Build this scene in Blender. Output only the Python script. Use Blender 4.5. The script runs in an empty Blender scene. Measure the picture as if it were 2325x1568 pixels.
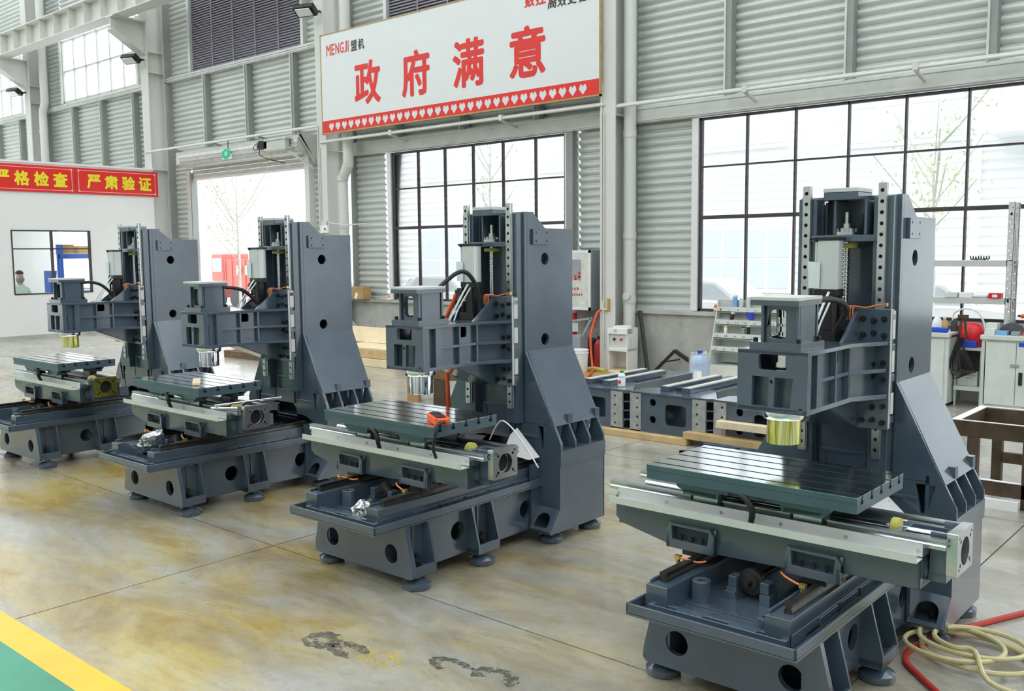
import bpy, bmesh, math, random
from mathutils import Vector, Matrix
from mathutils.geometry import tessellate_polygon
random.seed(7)
PI = math.pi
K = 1.25                      # survey units -> metres
SC = bpy.context.scene
COL = SC.collection

# ------------------------------------------------------------------ camera
CAMH = 1.6733
_p, _r, _y = math.radians(5.6618), math.radians(-0.4999), math.radians(-40.9959)
_fw = Vector((math.sin(_y)*math.cos(_p), math.cos(_y)*math.cos(_p), -math.sin(_p)))
_rt = Vector((math.cos(_y), -math.sin(_y), 0))
_up = _rt.cross(_fw)
_r2 = math.cos(_r)*_rt + math.sin(_r)*_up
_u2 = -math.sin(_r)*_rt + math.cos(_r)*_up
cam_d = bpy.data.cameras.new('camera')
cam = bpy.data.objects.new('camera', cam_d); COL.objects.link(cam)
cam.matrix_world = Matrix(((_r2.x, _u2.x, -_fw.x, 0), (_r2.y, _u2.y, -_fw.y, 0), (_r2.z, _u2.z, -_fw.z, CAMH*K), (0, 0, 0, 1)))
cam_d.sensor_fit = 'HORIZONTAL'; cam_d.sensor_width = 36; cam_d.lens = 36*2126.36/2325
cam_d.clip_start = .05; cam_d.clip_end = 400
SC.camera = cam

# ------------------------------------------------------------------ sky and exposure
w = bpy.data.worlds.new('overcast_sky'); SC.world = w; w.use_nodes = True
bgn = w.node_tree.nodes['Background']
bgn.inputs[0].default_value = (.93, .97, 1, 1); bgn.inputs[1].default_value = 2.3
SC.view_settings.view_transform = 'Standard'; SC.view_settings.look = 'None'
SC.view_settings.gamma = 1; SC.view_settings.use_curve_mapping = False
SC.view_settings.exposure = 0.70

# ------------------------------------------------------------------ helpers
class MB:
    """collects geometry in survey units; build() links it as ONE mesh object"""
    def __init__(s): s.v = []; s.f = []
    def add(s, vs, fs):
        n = len(s.v); s.v += [tuple(p) for p in vs]; s.f += [tuple(i+n for i in q) for q in fs]; return s
    def box(s, x0, x1, y0, y1, z0, z1):
        return s.add([(x0,y0,z0),(x1,y0,z0),(x1,y1,z0),(x0,y1,z0),(x0,y0,z1),(x1,y0,z1),(x1,y1,z1),(x0,y1,z1)],
                     [(3,2,1,0),(4,5,6,7),(0,1,5,4),(1,2,6,5),(2,3,7,6),(3,0,4,7)])
    def obox(s, c, size, rz=0, rx=0, ry=0):
        m = Matrix.Rotation(rz,3,'Z') @ Matrix.Rotation(ry,3,'Y') @ Matrix.Rotation(rx,3,'X'); c = Vector(c)
        a, b, d = size[0]/2, size[1]/2, size[2]/2
        P = [c + m @ Vector(p) for p in ((-a,-b,-d),(a,-b,-d),(a,b,-d),(-a,b,-d),(-a,-b,d),(a,-b,d),(a,b,d),(-a,b,d))]
        return s.add(P, [(3,2,1,0),(4,5,6,7),(0,1,5,4),(1,2,6,5),(2,3,7,6),(3,0,4,7)])
    def bar(s, p, q, wd, ht=None, up=(0,0,1)):
        p, q = Vector(p), Vector(q); d = (q-p).normalized(); u = Vector(up)
        if abs(d.dot(u)) > .98: u = Vector((1,0,0))
        a = d.cross(u).normalized()*wd/2; b = a.cross(d).normalized()*(ht or wd)/2
        P = [p-a-b, p+a-b, p+a+b, p-a+b, q-a-b, q+a-b, q+a+b, q-a+b]
        return s.add(P, [(0,1,2,3),(7,6,5,4),(0,4,5,1),(1,5,6,2),(2,6,7,3),(3,7,4,0)])
    def plate(s, o, u, v, loops, t):
        """outline (first loop) with holes, in the plane o+a*u+b*v, extruded by t along u x v"""
        o, u, v = Vector(o), Vector(u).normalized(), Vector(v).normalized(); n = u.cross(v)
        flat = [p for L in loops for p in L]
        tris = tessellate_polygon([[Vector((p[0],p[1],0)) for p in L] for L in loops])
        A = [o + u*p[0] + v*p[1] for p in flat]; B = [p + n*t for p in A]; m = len(flat)
        F = [tuple(t3) for t3 in tris] + [tuple(i+m for i in reversed(t3)) for t3 in tris]
        k = 0
        for L in loops:
            c = len(L)
            for i in range(c):
                j = (i+1) % c; F.append((k+i, k+j, k+j+m, k+i+m))
            k += c
        return s.add(A+B, F)
    def prism(s, ax, loops, a0, a1):
        """ax x: loops (y,z); y: loops (x,z); z: loops (x,y)"""
        if loops and not isinstance(loops[0][0], (tuple, list)): loops = [loops]
        if ax == 'x': return s.plate((a0,0,0), (0,1,0), (0,0,1), loops, a1-a0)
        if ax == 'y': return s.plate((0,a0,0), (1,0,0), (0,0,1), loops, -(a1-a0))
        return s.plate((0,0,a0), (1,0,0), (0,1,0), loops, a1-a0)
    def cyl(s, p, q, r0, r1=None, n=16, caps=True):
        p, q = Vector(p), Vector(q); r1 = r0 if r1 is None else r1
        d = (q-p).normalized(); a = d.orthogonal().normalized(); b = d.cross(a)
        V = []; F = []
        for c, r in ((p,r0),(q,r1)):
            V += [c + (a*math.cos(2*PI*i/n) + b*math.sin(2*PI*i/n))*r for i in range(n)]
        F += [(i,(i+1)%n,(i+1)%n+n,i+n) for i in range(n)]
        if caps: F += [tuple(range(n-1,-1,-1)), tuple(range(n,2*n))]
        return s.add(V, F)
    def lathe(s, c, prof, n=20, ax='z'):
        c = Vector(c); V = []; F = []
        for r, h in prof:
            for i in range(n):
                x, y = r*math.cos(2*PI*i/n), r*math.sin(2*PI*i/n)
                V.append(c + (Vector((x,y,h)) if ax == 'z' else Vector((h,x,y)) if ax == 'x' else Vector((y,h,x))))
        m = len(prof)
        for k in range(m-1): F += [(k*n+i, k*n+(i+1)%n, (k+1)*n+(i+1)%n, (k+1)*n+i) for i in range(n)]
        F += [tuple(range(n-1,-1,-1)), tuple(range((m-1)*n, m*n))]
        return s.add(V, F)
    def tube(s, pts, r, n=8, smooth=6):
        P = [Vector(p) for p in pts]
        if smooth and len(P) > 2:                      # Catmull-Rom
            Q = []
            for i in range(len(P)-1):
                p0, p1, p2, p3 = P[max(i-1,0)], P[i], P[i+1], P[min(i+2,len(P)-1)]
                for k in range(smooth):
                    t = k/smooth
                    Q.append(.5*((2*p1)+(p2-p0)*t+(2*p0-5*p1+4*p2-p3)*t*t+(3*p1-p0-3*p2+p3)*t**3))
            P = Q + [P[-1]]
        V = []; F = []; a = None
        for i, p in enumerate(P):
            d = (P[min(i+1,len(P)-1)] - P[max(i-1,0)]).normalized()
            a = d.orthogonal().normalized() if a is None else (a - d*a.dot(d)).normalized()
            b = d.cross(a)
            V += [p + (a*math.cos(2*PI*k/n)+b*math.sin(2*PI*k/n))*r for k in range(n)]
        for i in range(len(P)-1): F += [(i*n+k, i*n+(k+1)%n, (i+1)*n+(k+1)%n, (i+1)*n+k) for k in range(n)]
        F += [tuple(range(n-1,-1,-1)), tuple(range((len(P)-1)*n, len(P)*n))]
        return s.add(V, F)
    def mesh(s, name, mat, zo=0, scale=K):
        me = bpy.data.meshes.new(name)
        me.from_pydata([(p[0]*scale, p[1]*scale, (p[2]+zo)*scale) for p in s.v], [], s.f)
        bm = bmesh.new(); bm.from_mesh(me); bmesh.ops.recalc_face_normals(bm, faces=bm.faces); bm.to_mesh(me); bm.free()
        me.materials.append(M[mat])
        me.polygons.foreach_set('use_smooth', [True]*len(me.polygons)); me.set_sharp_from_angle(angle=math.radians(38))
        me.update(); return me

def link(name, me, parent=None, bevel=0, loc=None, rz=0):
    o = bpy.data.objects.new(name, me); COL.objects.link(o)
    if parent: o.parent = parent
    if loc is not None: o.location = Vector(loc)*K
    if rz: o.rotation_euler.z = rz
    if bevel:
        b = o.modifiers.new('edge', 'BEVEL'); b.width = bevel*K; b.segments = 1; b.limit_method = 'ANGLE'; b.angle_limit = math.radians(40); b.harden_normals = True
    return o
def obj(name, mb, mat, parent=None, bevel=0, loc=None, rz=0, zo=0):
    return link(name, mb.mesh(name, mat, zo), parent, bevel, loc, rz)
def tag(o, label=None, cat=None, group=None, kind=None):
    if label: o['label'] = label
    if cat: o['category'] = cat
    if group: o['group'] = group
    if kind: o['kind'] = kind
    return o
def thing(name, label, cat, loc=(0,0,0), rz=0, group=None):
    o = bpy.data.objects.new(name, None); COL.objects.link(o); o.empty_display_size = .1
    o.location = Vector(loc)*K; o.rotation_euler.z = rz
    return tag(o, label, cat, group)
def struct(name, mb, mat, bevel=0): return tag(obj(name, mb, mat, None, bevel), kind='structure')
def sroot(name, label=None):
    o = bpy.data.objects.new(name, None); COL.objects.link(o); o['kind'] = 'structure'
    if label: o['label'] = label
    return o
def circ(cx, cy, r, n=16): return [(cx+r*math.cos(2*PI*i/n), cy+r*math.sin(2*PI*i/n)) for i in range(n)]
def rect(x0, x1, y0, y1): return [(x0,y0),(x1,y0),(x1,y1),(x0,y1)]
def rrect(x0, x1, y0, y1, r, n=4):
    P = []
    for cx, cy, a in ((x1-r,y0+r,-90),(x1-r,y1-r,0),(x0+r,y1-r,90),(x0+r,y0+r,180)):
        P += [(cx+r*math.cos(math.radians(a+90*i/n)), cy+r*math.sin(math.radians(a+90*i/n))) for i in range(n+1)]
    return P

# ------------------------------------------------------------------ materials
M = {}
def nt(name):
    m = bpy.data.materials.new(name); m.use_nodes = True; M[name] = m
    t = m.node_tree; return t, t.nodes['Principled BSDF']
def N(t, kind, **kw):
    n = t.nodes.new(kind)
    for k, v in kw.items():
        if k in n.inputs: n.inputs[k].default_value = v
        else: setattr(n, k, v)
    return n
def ramp(t, fac, stops):
    r = t.nodes.new('ShaderNodeValToRGB'); e = r.color_ramp.elements
    while len(e) > 1: e.remove(e[-1])
    e[0].position = stops[0][0]; e[0].color = (*stops[0][1], 1)
    for p, c in stops[1:]: x = e.new(p); x.color = (*c, 1)
    t.links.new(fac, r.inputs[0]); return r.outputs[0]
def mat(name, col, rough=.5, metal=0, var=.12, vs=6, bump=0, bs=60, coat=0, spec=.5):
    t, b = nt(name)
    b.inputs['Roughness'].default_value = rough; b.inputs['Metallic'].default_value = metal
    b.inputs['Coat Weight'].default_value = coat; b.inputs['Coat Roughness'].default_value = .14; b.inputs['Specular IOR Level'].default_value = spec
    tc = N(t, 'ShaderNodeTexCoord')
    if var:
        n = N(t, 'ShaderNodeTexNoise', Scale=vs, Detail=5.0, Roughness=.6); t.links.new(tc.outputs['Object'], n.inputs['Vector'])
        c0 = tuple(c*(1-var) for c in col); c1 = tuple(min(1, c*(1+var)) for c in col)
        t.links.new(ramp(t, n.outputs[0], [(.3,c0),(.7,c1)]), b.inputs['Base Color'])
    else: b.inputs['Base Color'].default_value = (*col, 1)
    if bump:
        n2 = N(t, 'ShaderNodeTexNoise', Scale=bs, Detail=3.0); t.links.new(tc.outputs['Object'], n2.inputs['Vector'])
        bp = N(t, 'ShaderNodeBump', Strength=bump, Distance=.004); t.links.new(n2.outputs[0], bp.inputs['Height'])
        t.links.new(bp.outputs[0], b.inputs['Normal'])
    return M[name]
mat('cast_paint', (.068,.096,.132), .22, 0, .12, 4, .10, 45, .7, .6)
mat('cast_dark', (.030,.045,.060), .5, 0, .15, 5, .4, 60)  # darker cast paint, carries the shade painted into the saddle pockets
mat('machined', (.62,.63,.64), .30, 1, .10, 9)
mat('table_steel', (.82,.83,.83), .13, 1, .05, 7)
mat('bright_steel', (.80,.80,.80), .14, 1, .04, 9)
mat('galv_strip', (.72,.72,.70), .32, .35, .06, 7)
mat('tin_plate', (.62,.62,.60), .55, .3, .10, 8)
mat('raw_grey', (.40,.41,.40), .5, .4, .25, 9)
mat('black_plastic', (.012,.012,.014), .38, 0, .1)
mat('black_steel', (.022,.022,.024), .32, .3, .3, 20)
mat('oily_iron', (.045,.042,.038), .3, .5, .4, 15)
mat('hole_dark', (.008,.008,.010), .8, 0, 0)  # near-black backing for holes and pockets, shade put into the colour
mat('hose_black', (.010,.010,.011), .5, 0, .1)
mat('brass', (.75,.50,.16), .3, .9, .1)
mat('orange', (.85,.11,.02), .4, 0, .05)
mat('copper_pipe', (.80,.22,.06), .35, .2, .05)
mat('oily_film', (.17,.16,.03), .3, .5, .5, 12)
mat('yellow_ring', (.50,.46,.10), .5, 0, .1)
mat('white_paint', (.80,.81,.81), .45, 0, .04, 3)
mat('cyl_alu', (.66,.68,.68), .35, .35, .05, 5)
mat('clear_plastic', (.72,.78,.78), .25, 0, .08)
# film wraps
t, b = nt('yellow_film'); b.inputs['Metallic'].default_value = .55; b.inputs['Roughness'].default_value = .16
tc = N(t,'ShaderNodeTexCoord'); mp = N(t,'ShaderNodeMapping'); mp.inputs['Scale'].default_value = (70,70,3); t.links.new(tc.outputs['Object'], mp.inputs[0])
n = N(t,'ShaderNodeTexNoise', Scale=1.0, Detail=3.0); t.links.new(mp.outputs[0], n.inputs['Vector'])
t.links.new(ramp(t, n.outputs[0], [(.3,(.22,.22,.03)),(.45,(.62,.58,.06)),(.6,(.80,.80,.62)),(.7,(.75,.72,.25))]), b.inputs['Base Color'])
t, b = nt('silver_film'); b.inputs['Metallic'].default_value = 1; b.inputs['Roughness'].default_value = .12
tc = N(t,'ShaderNodeTexCoord'); mp = N(t,'ShaderNodeMapping'); mp.inputs['Scale'].default_value = (70,70,1.5); t.links.new(tc.outputs['Object'], mp.inputs[0])
n = N(t,'ShaderNodeTexNoise', Scale=1.0, Detail=2.0); t.links.new(mp.outputs[0], n.inputs['Vector'])
t.links.new(ramp(t, n.outputs[0], [(.4,(.25,.27,.33)),(.55,(.85,.86,.88))]), b.inputs['Base Color'])
# foil (crumpled)
t, b = nt('foil'); b.inputs['Metallic'].default_value = .85; b.inputs['Roughness'].default_value = .2; b.inputs['Base Color'].default_value = (.85,.85,.86,1)
tc = N(t,'ShaderNodeTexCoord'); n = N(t,'ShaderNodeTexVoronoi', Scale=26.0); t.links.new(tc.outputs['Object'], n.inputs['Vector'])
bp = N(t,'ShaderNodeBump', Strength=1.0, Distance=.02); t.links.new(n.outputs[0], bp.inputs['Height']); t.links.new(bp.outputs[0], b.inputs['Normal'])
# building shell
mat('cladding', (.63,.655,.63), .42, .25, .05, 1.2)
mat('girt_steel', (.60,.61,.58), .40, .35, .10, 2)
mat('girt_dark', (.30,.31,.30), .5, .3, .1, 2)
mat('column_paint', (.66,.655,.62), .5, 0, .04, 2)
mat('pvc', (.66,.67,.63), .38, 0, .03, 3)
mat('frame_dark', (.060,.052,.056), .45, .2, .2, 8)
mat('louvre', (.34,.32,.38), .5, .2, .06, 4)
mat('wall_white', (.80,.80,.785), .6, 0, .02, 1)
mat('alu_bright', (.80,.80,.80), .35, .3, .03, 5)
mat('rust_trim', (.20,.10,.07), .6, .3, .3, 10)
t, b = nt('concrete'); b.inputs['Roughness'].default_value = .8
tc = N(t,'ShaderNodeTexCoord'); n = N(t,'ShaderNodeTexNoise', Scale=1.6, Detail=8.0, Roughness=.65); t.links.new(tc.outputs['Object'], n.inputs['Vector'])
t.links.new(ramp(t, n.outputs[0], [(.3,(.22,.21,.18)),(.45,(.40,.40,.37)),(.7,(.54,.54,.51))]), b.inputs['Base Color'])
# floor slab
t, b = nt('floor_concrete'); tc = N(t,'ShaderNodeTexCoord'); L = t.links
mp = N(t,'ShaderNodeMapping'); mp.inputs['Scale'].default_value = (.55,1.25,1); mp.inputs['Rotation'].default_value = (0,0,.25); L.new(tc.outputs['Object'], mp.inputs[0])
n1 = N(t,'ShaderNodeTexNoise', Scale=1.5, Detail=12.0, Roughness=.72, Distortion=.5); L.new(mp.outputs[0], n1.inputs['Vector'])
n2 = N(t,'ShaderNodeTexNoise', Scale=.75, Detail=10.0, Roughness=.66, Distortion=.4); L.new(mp.outputs[0], n2.inputs['Vector'])
n3 = N(t,'ShaderNodeTexNoise', Scale=14.0, Detail=8.0, Roughness=.8); L.new(mp.outputs[0], n3.inputs['Vector'])
n4 = N(t,'ShaderNodeTexNoise', Scale=2.6, Detail=6.0, Roughness=.7, Distortion=1.2); L.new(tc.outputs['Object'], n4.inputs['Vector'])
grey = ramp(t, n1.outputs[0], [(.30,(.22,.20,.165)),(.46,(.345,.33,.285)),(.58,(.42,.41,.37)),(.72,(.50,.495,.46))])
yel = ramp(t, n1.outputs[0], [(.30,(.18,.11,.02)),(.46,(.35,.24,.05)),(.58,(.47,.36,.11)),(.72,(.52,.46,.25))])
yf = ramp(t, n2.outputs[0], [(.41,(0,0,0)),(.50,(.5,.5,.5)),(.60,(1,1,1))])
# oil stains, fewer towards the back and the right
sx = N(t,'ShaderNodeSeparateXYZ'); L.new(tc.outputs['Object'], sx.inputs[0])
mr = N(t,'ShaderNodeMapRange'); mr.inputs[1].default_value = 8.0; mr.inputs[2].default_value = 4.6; mr.inputs[3].default_value = .10; mr.inputs[4].default_value = 1.0; L.new(sx.outputs[1], mr.inputs[0])
mr2 = N(t,'ShaderNodeMapRange'); mr2.inputs[1].default_value = -4.2; mr2.inputs[2].default_value = -2.2; mr2.inputs[3].default_value = 1.0; mr2.inputs[4].default_value = .3; L.new(sx.outputs[0], mr2.inputs[0])  # fewer stains to the right, painting in a bright floor reflection
ml0 = N(t,'ShaderNodeMath', operation='MULTIPLY'); L.new(mr.outputs[0], ml0.inputs[0]); L.new(mr2.outputs[0], ml0.inputs[1])
ml = N(t,'ShaderNodeMath', operation='MULTIPLY'); L.new(yf, ml.inputs[0]); L.new(ml0.outputs[0], ml.inputs[1])
mx = N(t,'ShaderNodeMix', data_type='RGBA'); L.new(ml.outputs[0], mx.inputs[0]); L.new(grey, mx.inputs[6]); L.new(yel, mx.inputs[7])
sp = ramp(t, n3.outputs[0], [(.30,(.62,.60,.56)),(.50,(1,1,1))])
m2 = N(t,'ShaderNodeMix', data_type='RGBA', blend_type='MULTIPLY'); m2.inputs[0].default_value = .7; L.new(mx.outputs[2], m2.inputs[6]); L.new(sp, m2.inputs[7])
sc_ = ramp(t, n4.outputs[0], [(.27,(.55,.53,.50)),(.36,(1,1,1))])
m3 = N(t,'ShaderNodeMix', data_type='RGBA', blend_type='MULTIPLY'); m3.inputs[0].default_value = .8; L.new(m2.outputs[2], m3.inputs[6]); L.new(sc_, m3.inputs[7])
L.new(m3.outputs[2], b.inputs['Base Color'])
L.new(ramp(t, n1.outputs[0], [(.3,(.34,.34,.34)),(.75,(.20,.20,.20))]), b.inputs['Roughness'])
b.inputs['Specular IOR Level'].default_value = .5; b.inputs['Coat Weight'].default_value = .35; b.inputs['Coat Roughness'].default_value = .12
def worn(name, col, cut):
    t, b = nt(name); b.inputs['Base Color'].default_value = (*col, 1); b.inputs['Roughness'].default_value = .45
    tc = N(t,'ShaderNodeTexCoord'); n = N(t,'ShaderNodeTexNoise', Scale=22.0, Detail=6.0, Roughness=.75); t.links.new(tc.outputs['Object'], n.inputs['Vector'])
    t.links.new(ramp(t, n.outputs[0], [(cut-.05,(0,0,0)),(cut+.12,(1,1,1))]), b.inputs['Alpha'])
worn('scuff', (.09,.085,.07), .46); worn('residue', (.68,.47,.03), .52)
mat('joint', (.10,.09,.075), .9, 0, .1)
mat('line_yellow', (.80,.50,.01), .35, 0, .08, 3)
mat('walk_green', (.018,.26,.15), .35, 0, .12, 2)
# window glass: thin pane
t, b = nt('glass'); out = t.nodes['Material Output']; tr = N(t,'ShaderNodeBsdfTransparent'); tr.inputs[0].default_value = (.97,.985,.985,1)
gl = N(t,'ShaderNodeBsdfGlossy', Roughness=.02); fr = N(t,'ShaderNodeFresnel', IOR=1.35); ms = N(t,'ShaderNodeMixShader')
t.links.new(fr.outputs[0], ms.inputs[0]); t.links.new(tr.outputs[0], ms.inputs[1]); t.links.new(gl.outputs[0], ms.inputs[2]); t.links.new(ms.outputs[0], out.inputs[0])
t, b = nt('frosted'); out = t.nodes['Material Output']; tr = N(t,'ShaderNodeBsdfTransparent'); tr.inputs[0].default_value = (.95,.97,.98,1)
df = N(t,'ShaderNodeBsdfTranslucent'); df.inputs[0].default_value = (.9,.92,.92,1); ms = N(t,'ShaderNodeMixShader'); ms.inputs[0].default_value = .35
t.links.new(tr.outputs[0], ms.inputs[1]); t.links.new(df.outputs[0], ms.inputs[2]); t.links.new(ms.outputs[0], out.inputs[0])
mat('roof_sheet', (.55,.56,.55), .5, .2, .03, 1)
t, b = nt('skylight'); out = t.nodes['Material Output']; tr = N(t,'ShaderNodeBsdfTransparent'); tr.inputs[0].default_value = (.92,.93,.93,1)
t.links.new(tr.outputs[0], out.inputs[0])
# outdoors
mat('facade_white', (.78,.785,.79), .6, 0, .01, .3)
mat('facade_glass', (.58,.62,.66), .6, 0, .05, .5)
mat('yard', (.58,.58,.57), .7, 0, .05, .6)
# ================================================================== SETTING
# ---- floor slabs with open joints
fl = sroot('floor', 'polished concrete factory floor with yellow stains and straight joints')
jx = [-30.19+3.21*i for i in range(13)]; jy = [-9.77+3.21*i for i in range(7)]; jy[-1] = 11.28
mb = MB().box(-30.19, 8.33, -9.77, 11.28, -.2, -.012); obj('joint_filler', mb, 'joint', fl)
for i in range(12):
    for j in range(6):
        g = .0045
        obj('slab', MB().box(jx[i]+g, jx[i+1]-g, jy[j]+g, jy[j+1]-(g if j < 5 else 0), -.012, 0), 'floor_concrete', fl)
tag(obj('yellow_floor_line', MB().box(-30, 8, 1.508, 1.65, 0, .0015), 'line_yellow'), 'yellow painted line bordering the green walkway', 'floor line')
tag(obj('green_walkway', MB().box(-30, 8, -.9, 1.508, 0, .0012), 'walk_green'), 'green painted walkway strip in the corner of the floor', 'walkway')

# ---- back wall: plinth, cladding, girts
YW = 11.3
wb = sroot('wall_back', 'grey corrugated metal factory wall on a concrete plinth')
for x0, x1 in ((-14.99, 3.0), (-30, -19.3)):
    obj('plinth', MB().box(x0, x1, 11.25, 11.5, 0, .80), 'concrete', wb)
    obj('sill_coping', MB().box(x0, x1, 11.20, 11.5, .80, .855), 'concrete', wb, .006)
def clad(x0, x1, z0, z1, y=11.33, name='cladding_panel', m='cladding'):
    """horizontal corrugated sheet, one mesh per sheet"""
    pitch = .11; prof = []
    n = int((z1-z0)/pitch*6)+1
    shape = (0, 0, .002, .040, .046, .012)
    V = []; F = []
    for i in range(n+1):
        z = min(z0+i*pitch/6, z1); dy = shape[i % 6]
        V += [(x0, y+dy, z), (x1, y+dy, z)]
    for i in range(n): F.append((2*i, 2*i+1, 2*i+3, 2*i+2))
    b = MB().add(V, F); m2 = len(b.v)
    b.add([(p[0], p[1]+.006, p[2]) for p in V], [tuple(reversed(f)) for f in F])
    o = obj(name, b, m, wb); return o
def sheets(x0, x1, z0, z1):
    z = z0
    while z < z1-.01:
        e = min(z+.88, z1); clad(x0, x1, z, e, 11.33 + (.002 if int(z*10) % 2 else 0)); z = e
GZ = (3.45, 3.68)                                   # lintel girt
for bx in (-7.77, -14.12):                          # bays with a window (right bay, middle bay)
    pass
# right bay C
sheets(-7.48, -6.56, .855, 3.52); sheets(-7.48, 2.5, 3.68, 10.2); sheets(1.6, 2.5, .855, 3.52)
# middle bay B
sheets(-13.62, -12.83, .855, 3.52); sheets(-8.50, -7.72, .855, 3.52); sheets(-13.62, -7.72, 3.68, 5.5); sheets(-13.62, -12.7, 5.5, 7.6); sheets(-8.9, -7.72, 5.5, 7.6); sheets(-13.62, -7.72, 7.6, 10.2)
# door bay D
sheets(-20.05, -19.32, 0, 3.6); sheets(-20.05, -14.0, 3.6, 5.55); sheets(-20.05, -19.0, 5.62, 10.2); sheets(-15.0, -14.0, 5.62, 10.2); sheets(-19.0, -15.0, 7.7, 10.2); sheets(-14.96, -14.0, 0, 3.6)
# bays E, F
sheets(-26.4, -25.45, 5.62, 10.2); sheets(-26.4, -20.4, 3.3, 5.55); sheets(-21.3, -20.4, 5.62, 10.2); sheets(-25.45, -21.3, 7.3, 10.2)
sheets(-32.8, -26.6, 3.3, 5.55); sheets(-27.7, -26.6, 5.62, 10.2); sheets(-32.8, -27.7, 7.3, 10.2)
def girt(x0, x1, z0, z1, y0=11.2): obj('girt_beam', MB().box(x0, x1, y0, 11.32, z0, z1).box(x0, x1, y0-.012, y0, z0+.02, z0+.05).box(x0, x1, y0-.012, y0, z1-.05, z1-.02), 'girt_steel', wb, .004)
girt(-7.5, 2.5, 3.45, 3.68); girt(-13.62, -7.6, 3.45, 3.68); girt(-20.1, -14.0, 5.53, 5.64); girt(-26.4, -20.4, 5.5, 5.62); girt(-32.8, -26.6, 5.5, 5.62)
def stud(x, z0, z1): obj('wall_stud', MB().box(x, x+.02, 11.19, 11.33, z0, z1).box(x, x+.085, 11.19, 11.20, z0, z1).box(x+.02, x+.085, 11.30, 11.31, z0, z1), 'girt_dark', wb)
def stud2(x, z0, z1):
    o = obj('wall_stud', MB().box(x-.045, x+.045, 11.20, 11.33, z0, z1), 'girt_dark', wb); obj('stud_flange', MB().box(x-.055, x-.03, 11.185, 11.20, z0, z1), 'girt_steel', o)
for x in (-6.0, -4.42, -2.86, -1.3): stud2(x, 3.68, 10.2)
for x in (-12.35, -10.78, -9.2): stud2(x, 3.68, 5.5)
for x in (-18.42, -16.85, -15.3): stud2(x, 3.75, 5.53)
for x in (-24.7, -23.14, -21.53, -28.0, -29.6): stud2(x, 3.6, 5.5)
for x in (-20.0,): stud2(x, 0, 10.2)
for x in (-26.3,): stud2(x, 3.6, 10.2)
obj('wall_stud', MB().box(-7.52, -7.46, 11.24, 11.36, .86, 10.2), 'girt_dark', wb)
obj('wall_stud', MB().box(-13.66, -13.60, 11.24, 11.36, .86, 10.2), 'girt_dark', wb)
obj('wall_stud', MB().box(-8.64, -8.52, 11.2, 11.36, .86, 3.45), 'girt_dark', wb)

# ---- windows
def window(name, x0, xs, rows, y=11.30, jamb=.1, fm='frame_dark', glassm='glass', bar=.022, thick=None, wj=True, label=None):
    r = sroot(name, label); x1 = xs[-1]; z0, z1 = rows[0], rows[-1]
    if wj:
        for a, c in ((xs[0]-jamb, xs[0]), (x1, x1+jamb)): obj('window_jamb', MB().box(a, c, y-.06, y+.06, z0, z1), 'alu_bright', r, .004)
    f = MB().box(xs[0], xs[0]+bar*1.6, y-.03, y+.03, z0, z1).box(x1-bar*1.6, x1, y-.03, y+.03, z0, z1)
    f.box(xs[0], x1, y-.03, y+.03, z0, z0+bar*1.6).box(xs[0], x1, y-.03, y+.03, z1-bar*1.6, z1)
    obj('window_frame', f, fm, r, .003)
    for x in xs[1:-1]: obj('mullion', MB().box(x-bar/2, x+bar/2, y-.03, y+.03, z0, z1), fm, r, .003)
    for k, z in enumerate(rows[1:-1]):
        t = bar*2.2 if thick == k else bar
        obj('transom', MB().box(xs[0], x1, y-.032, y+.032, z-t/2, z+t/2), fm, r, .003)
    for i in range(len(xs)-1):
        for j in range(len(rows)-1):
            obj('pane', MB().box(xs[i]+.005, xs[i+1]-.005, y+.004, y+.010, rows[j]+.005, rows[j+1]-.005), glassm, r)
    return r
window('window_1', 0, [-6.44,-5.757,-5.10,-4.43,-3.764,-3.09,-2.42,-1.75,-1.08,-.41,.26,.93,1.6], [.86,2.12,2.79,3.44], thick=0, label='wide factory window with dark frame behind the nearest machine')
window('window_2', 0, [-12.57,-11.92,-11.27,-10.62,-9.97,-9.3,-8.70], [.86,2.12,2.80,3.44], thick=0, label='factory window with dark frame under the big sign board')
window('window_3', 0, [-25.30,-24.65,-24.0,-23.35,-22.7,-22.05,-21.42], [5.66,6.46,7.25], fm='girt_steel', glassm='frosted', bar=.03, label='bright upper window above the office wall')
window('window_4', 0, [-32.6,-31.95,-31.3,-30.65,-30.0,-29.35,-28.7,-27.95], [5.66,6.46,7.25], fm='girt_steel', glassm='frosted', bar=.03, label='bright upper window at the far left edge')
# louvred vents
def louvre(name, x0, x1, z0, z1, n, label):
    r = sroot(name, label); y = 11.32
    obj('vent_frame', MB().box(x0-.08, x0, y-.08, y+.05, z0, z1).box(x1, x1+.08, y-.08, y+.05, z0, z1).box(x0, x1, y-.05, y+.05, z1-.05, z1), 'girt_steel', r)
    obj('vent_back', MB().box(x0, x1, y+.05, y+.06, z0, z1), 'louvre', r)
    wd = (x1-x0)/n
    for i in range(n):
        a = x0+i*wd; p = obj('louvre_bank', MB().box(a, a+.02, y-.03, y+.05, z0, z1), 'louvre', r)
        k = MB(); z = z0+.02
        while z < z1-.05:
            k.plate((a+.02, y-.015, z), (1,0,0), (0,.62,.78), [rect(0, wd-.025, 0, .062)], .006); z += .052
        obj('slat', k, 'louvre', p)['kind'] = 'stuff'
    return r
louvre('window_5', -19.0, -15.05, 5.66, 7.7, 5, 'dark violet louvred vent above the shutter door')
louvre('window_6', -12.6, -9.0, 5.2, 7.6, 5, 'dark louvred vent behind the top of the sign board')

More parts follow.
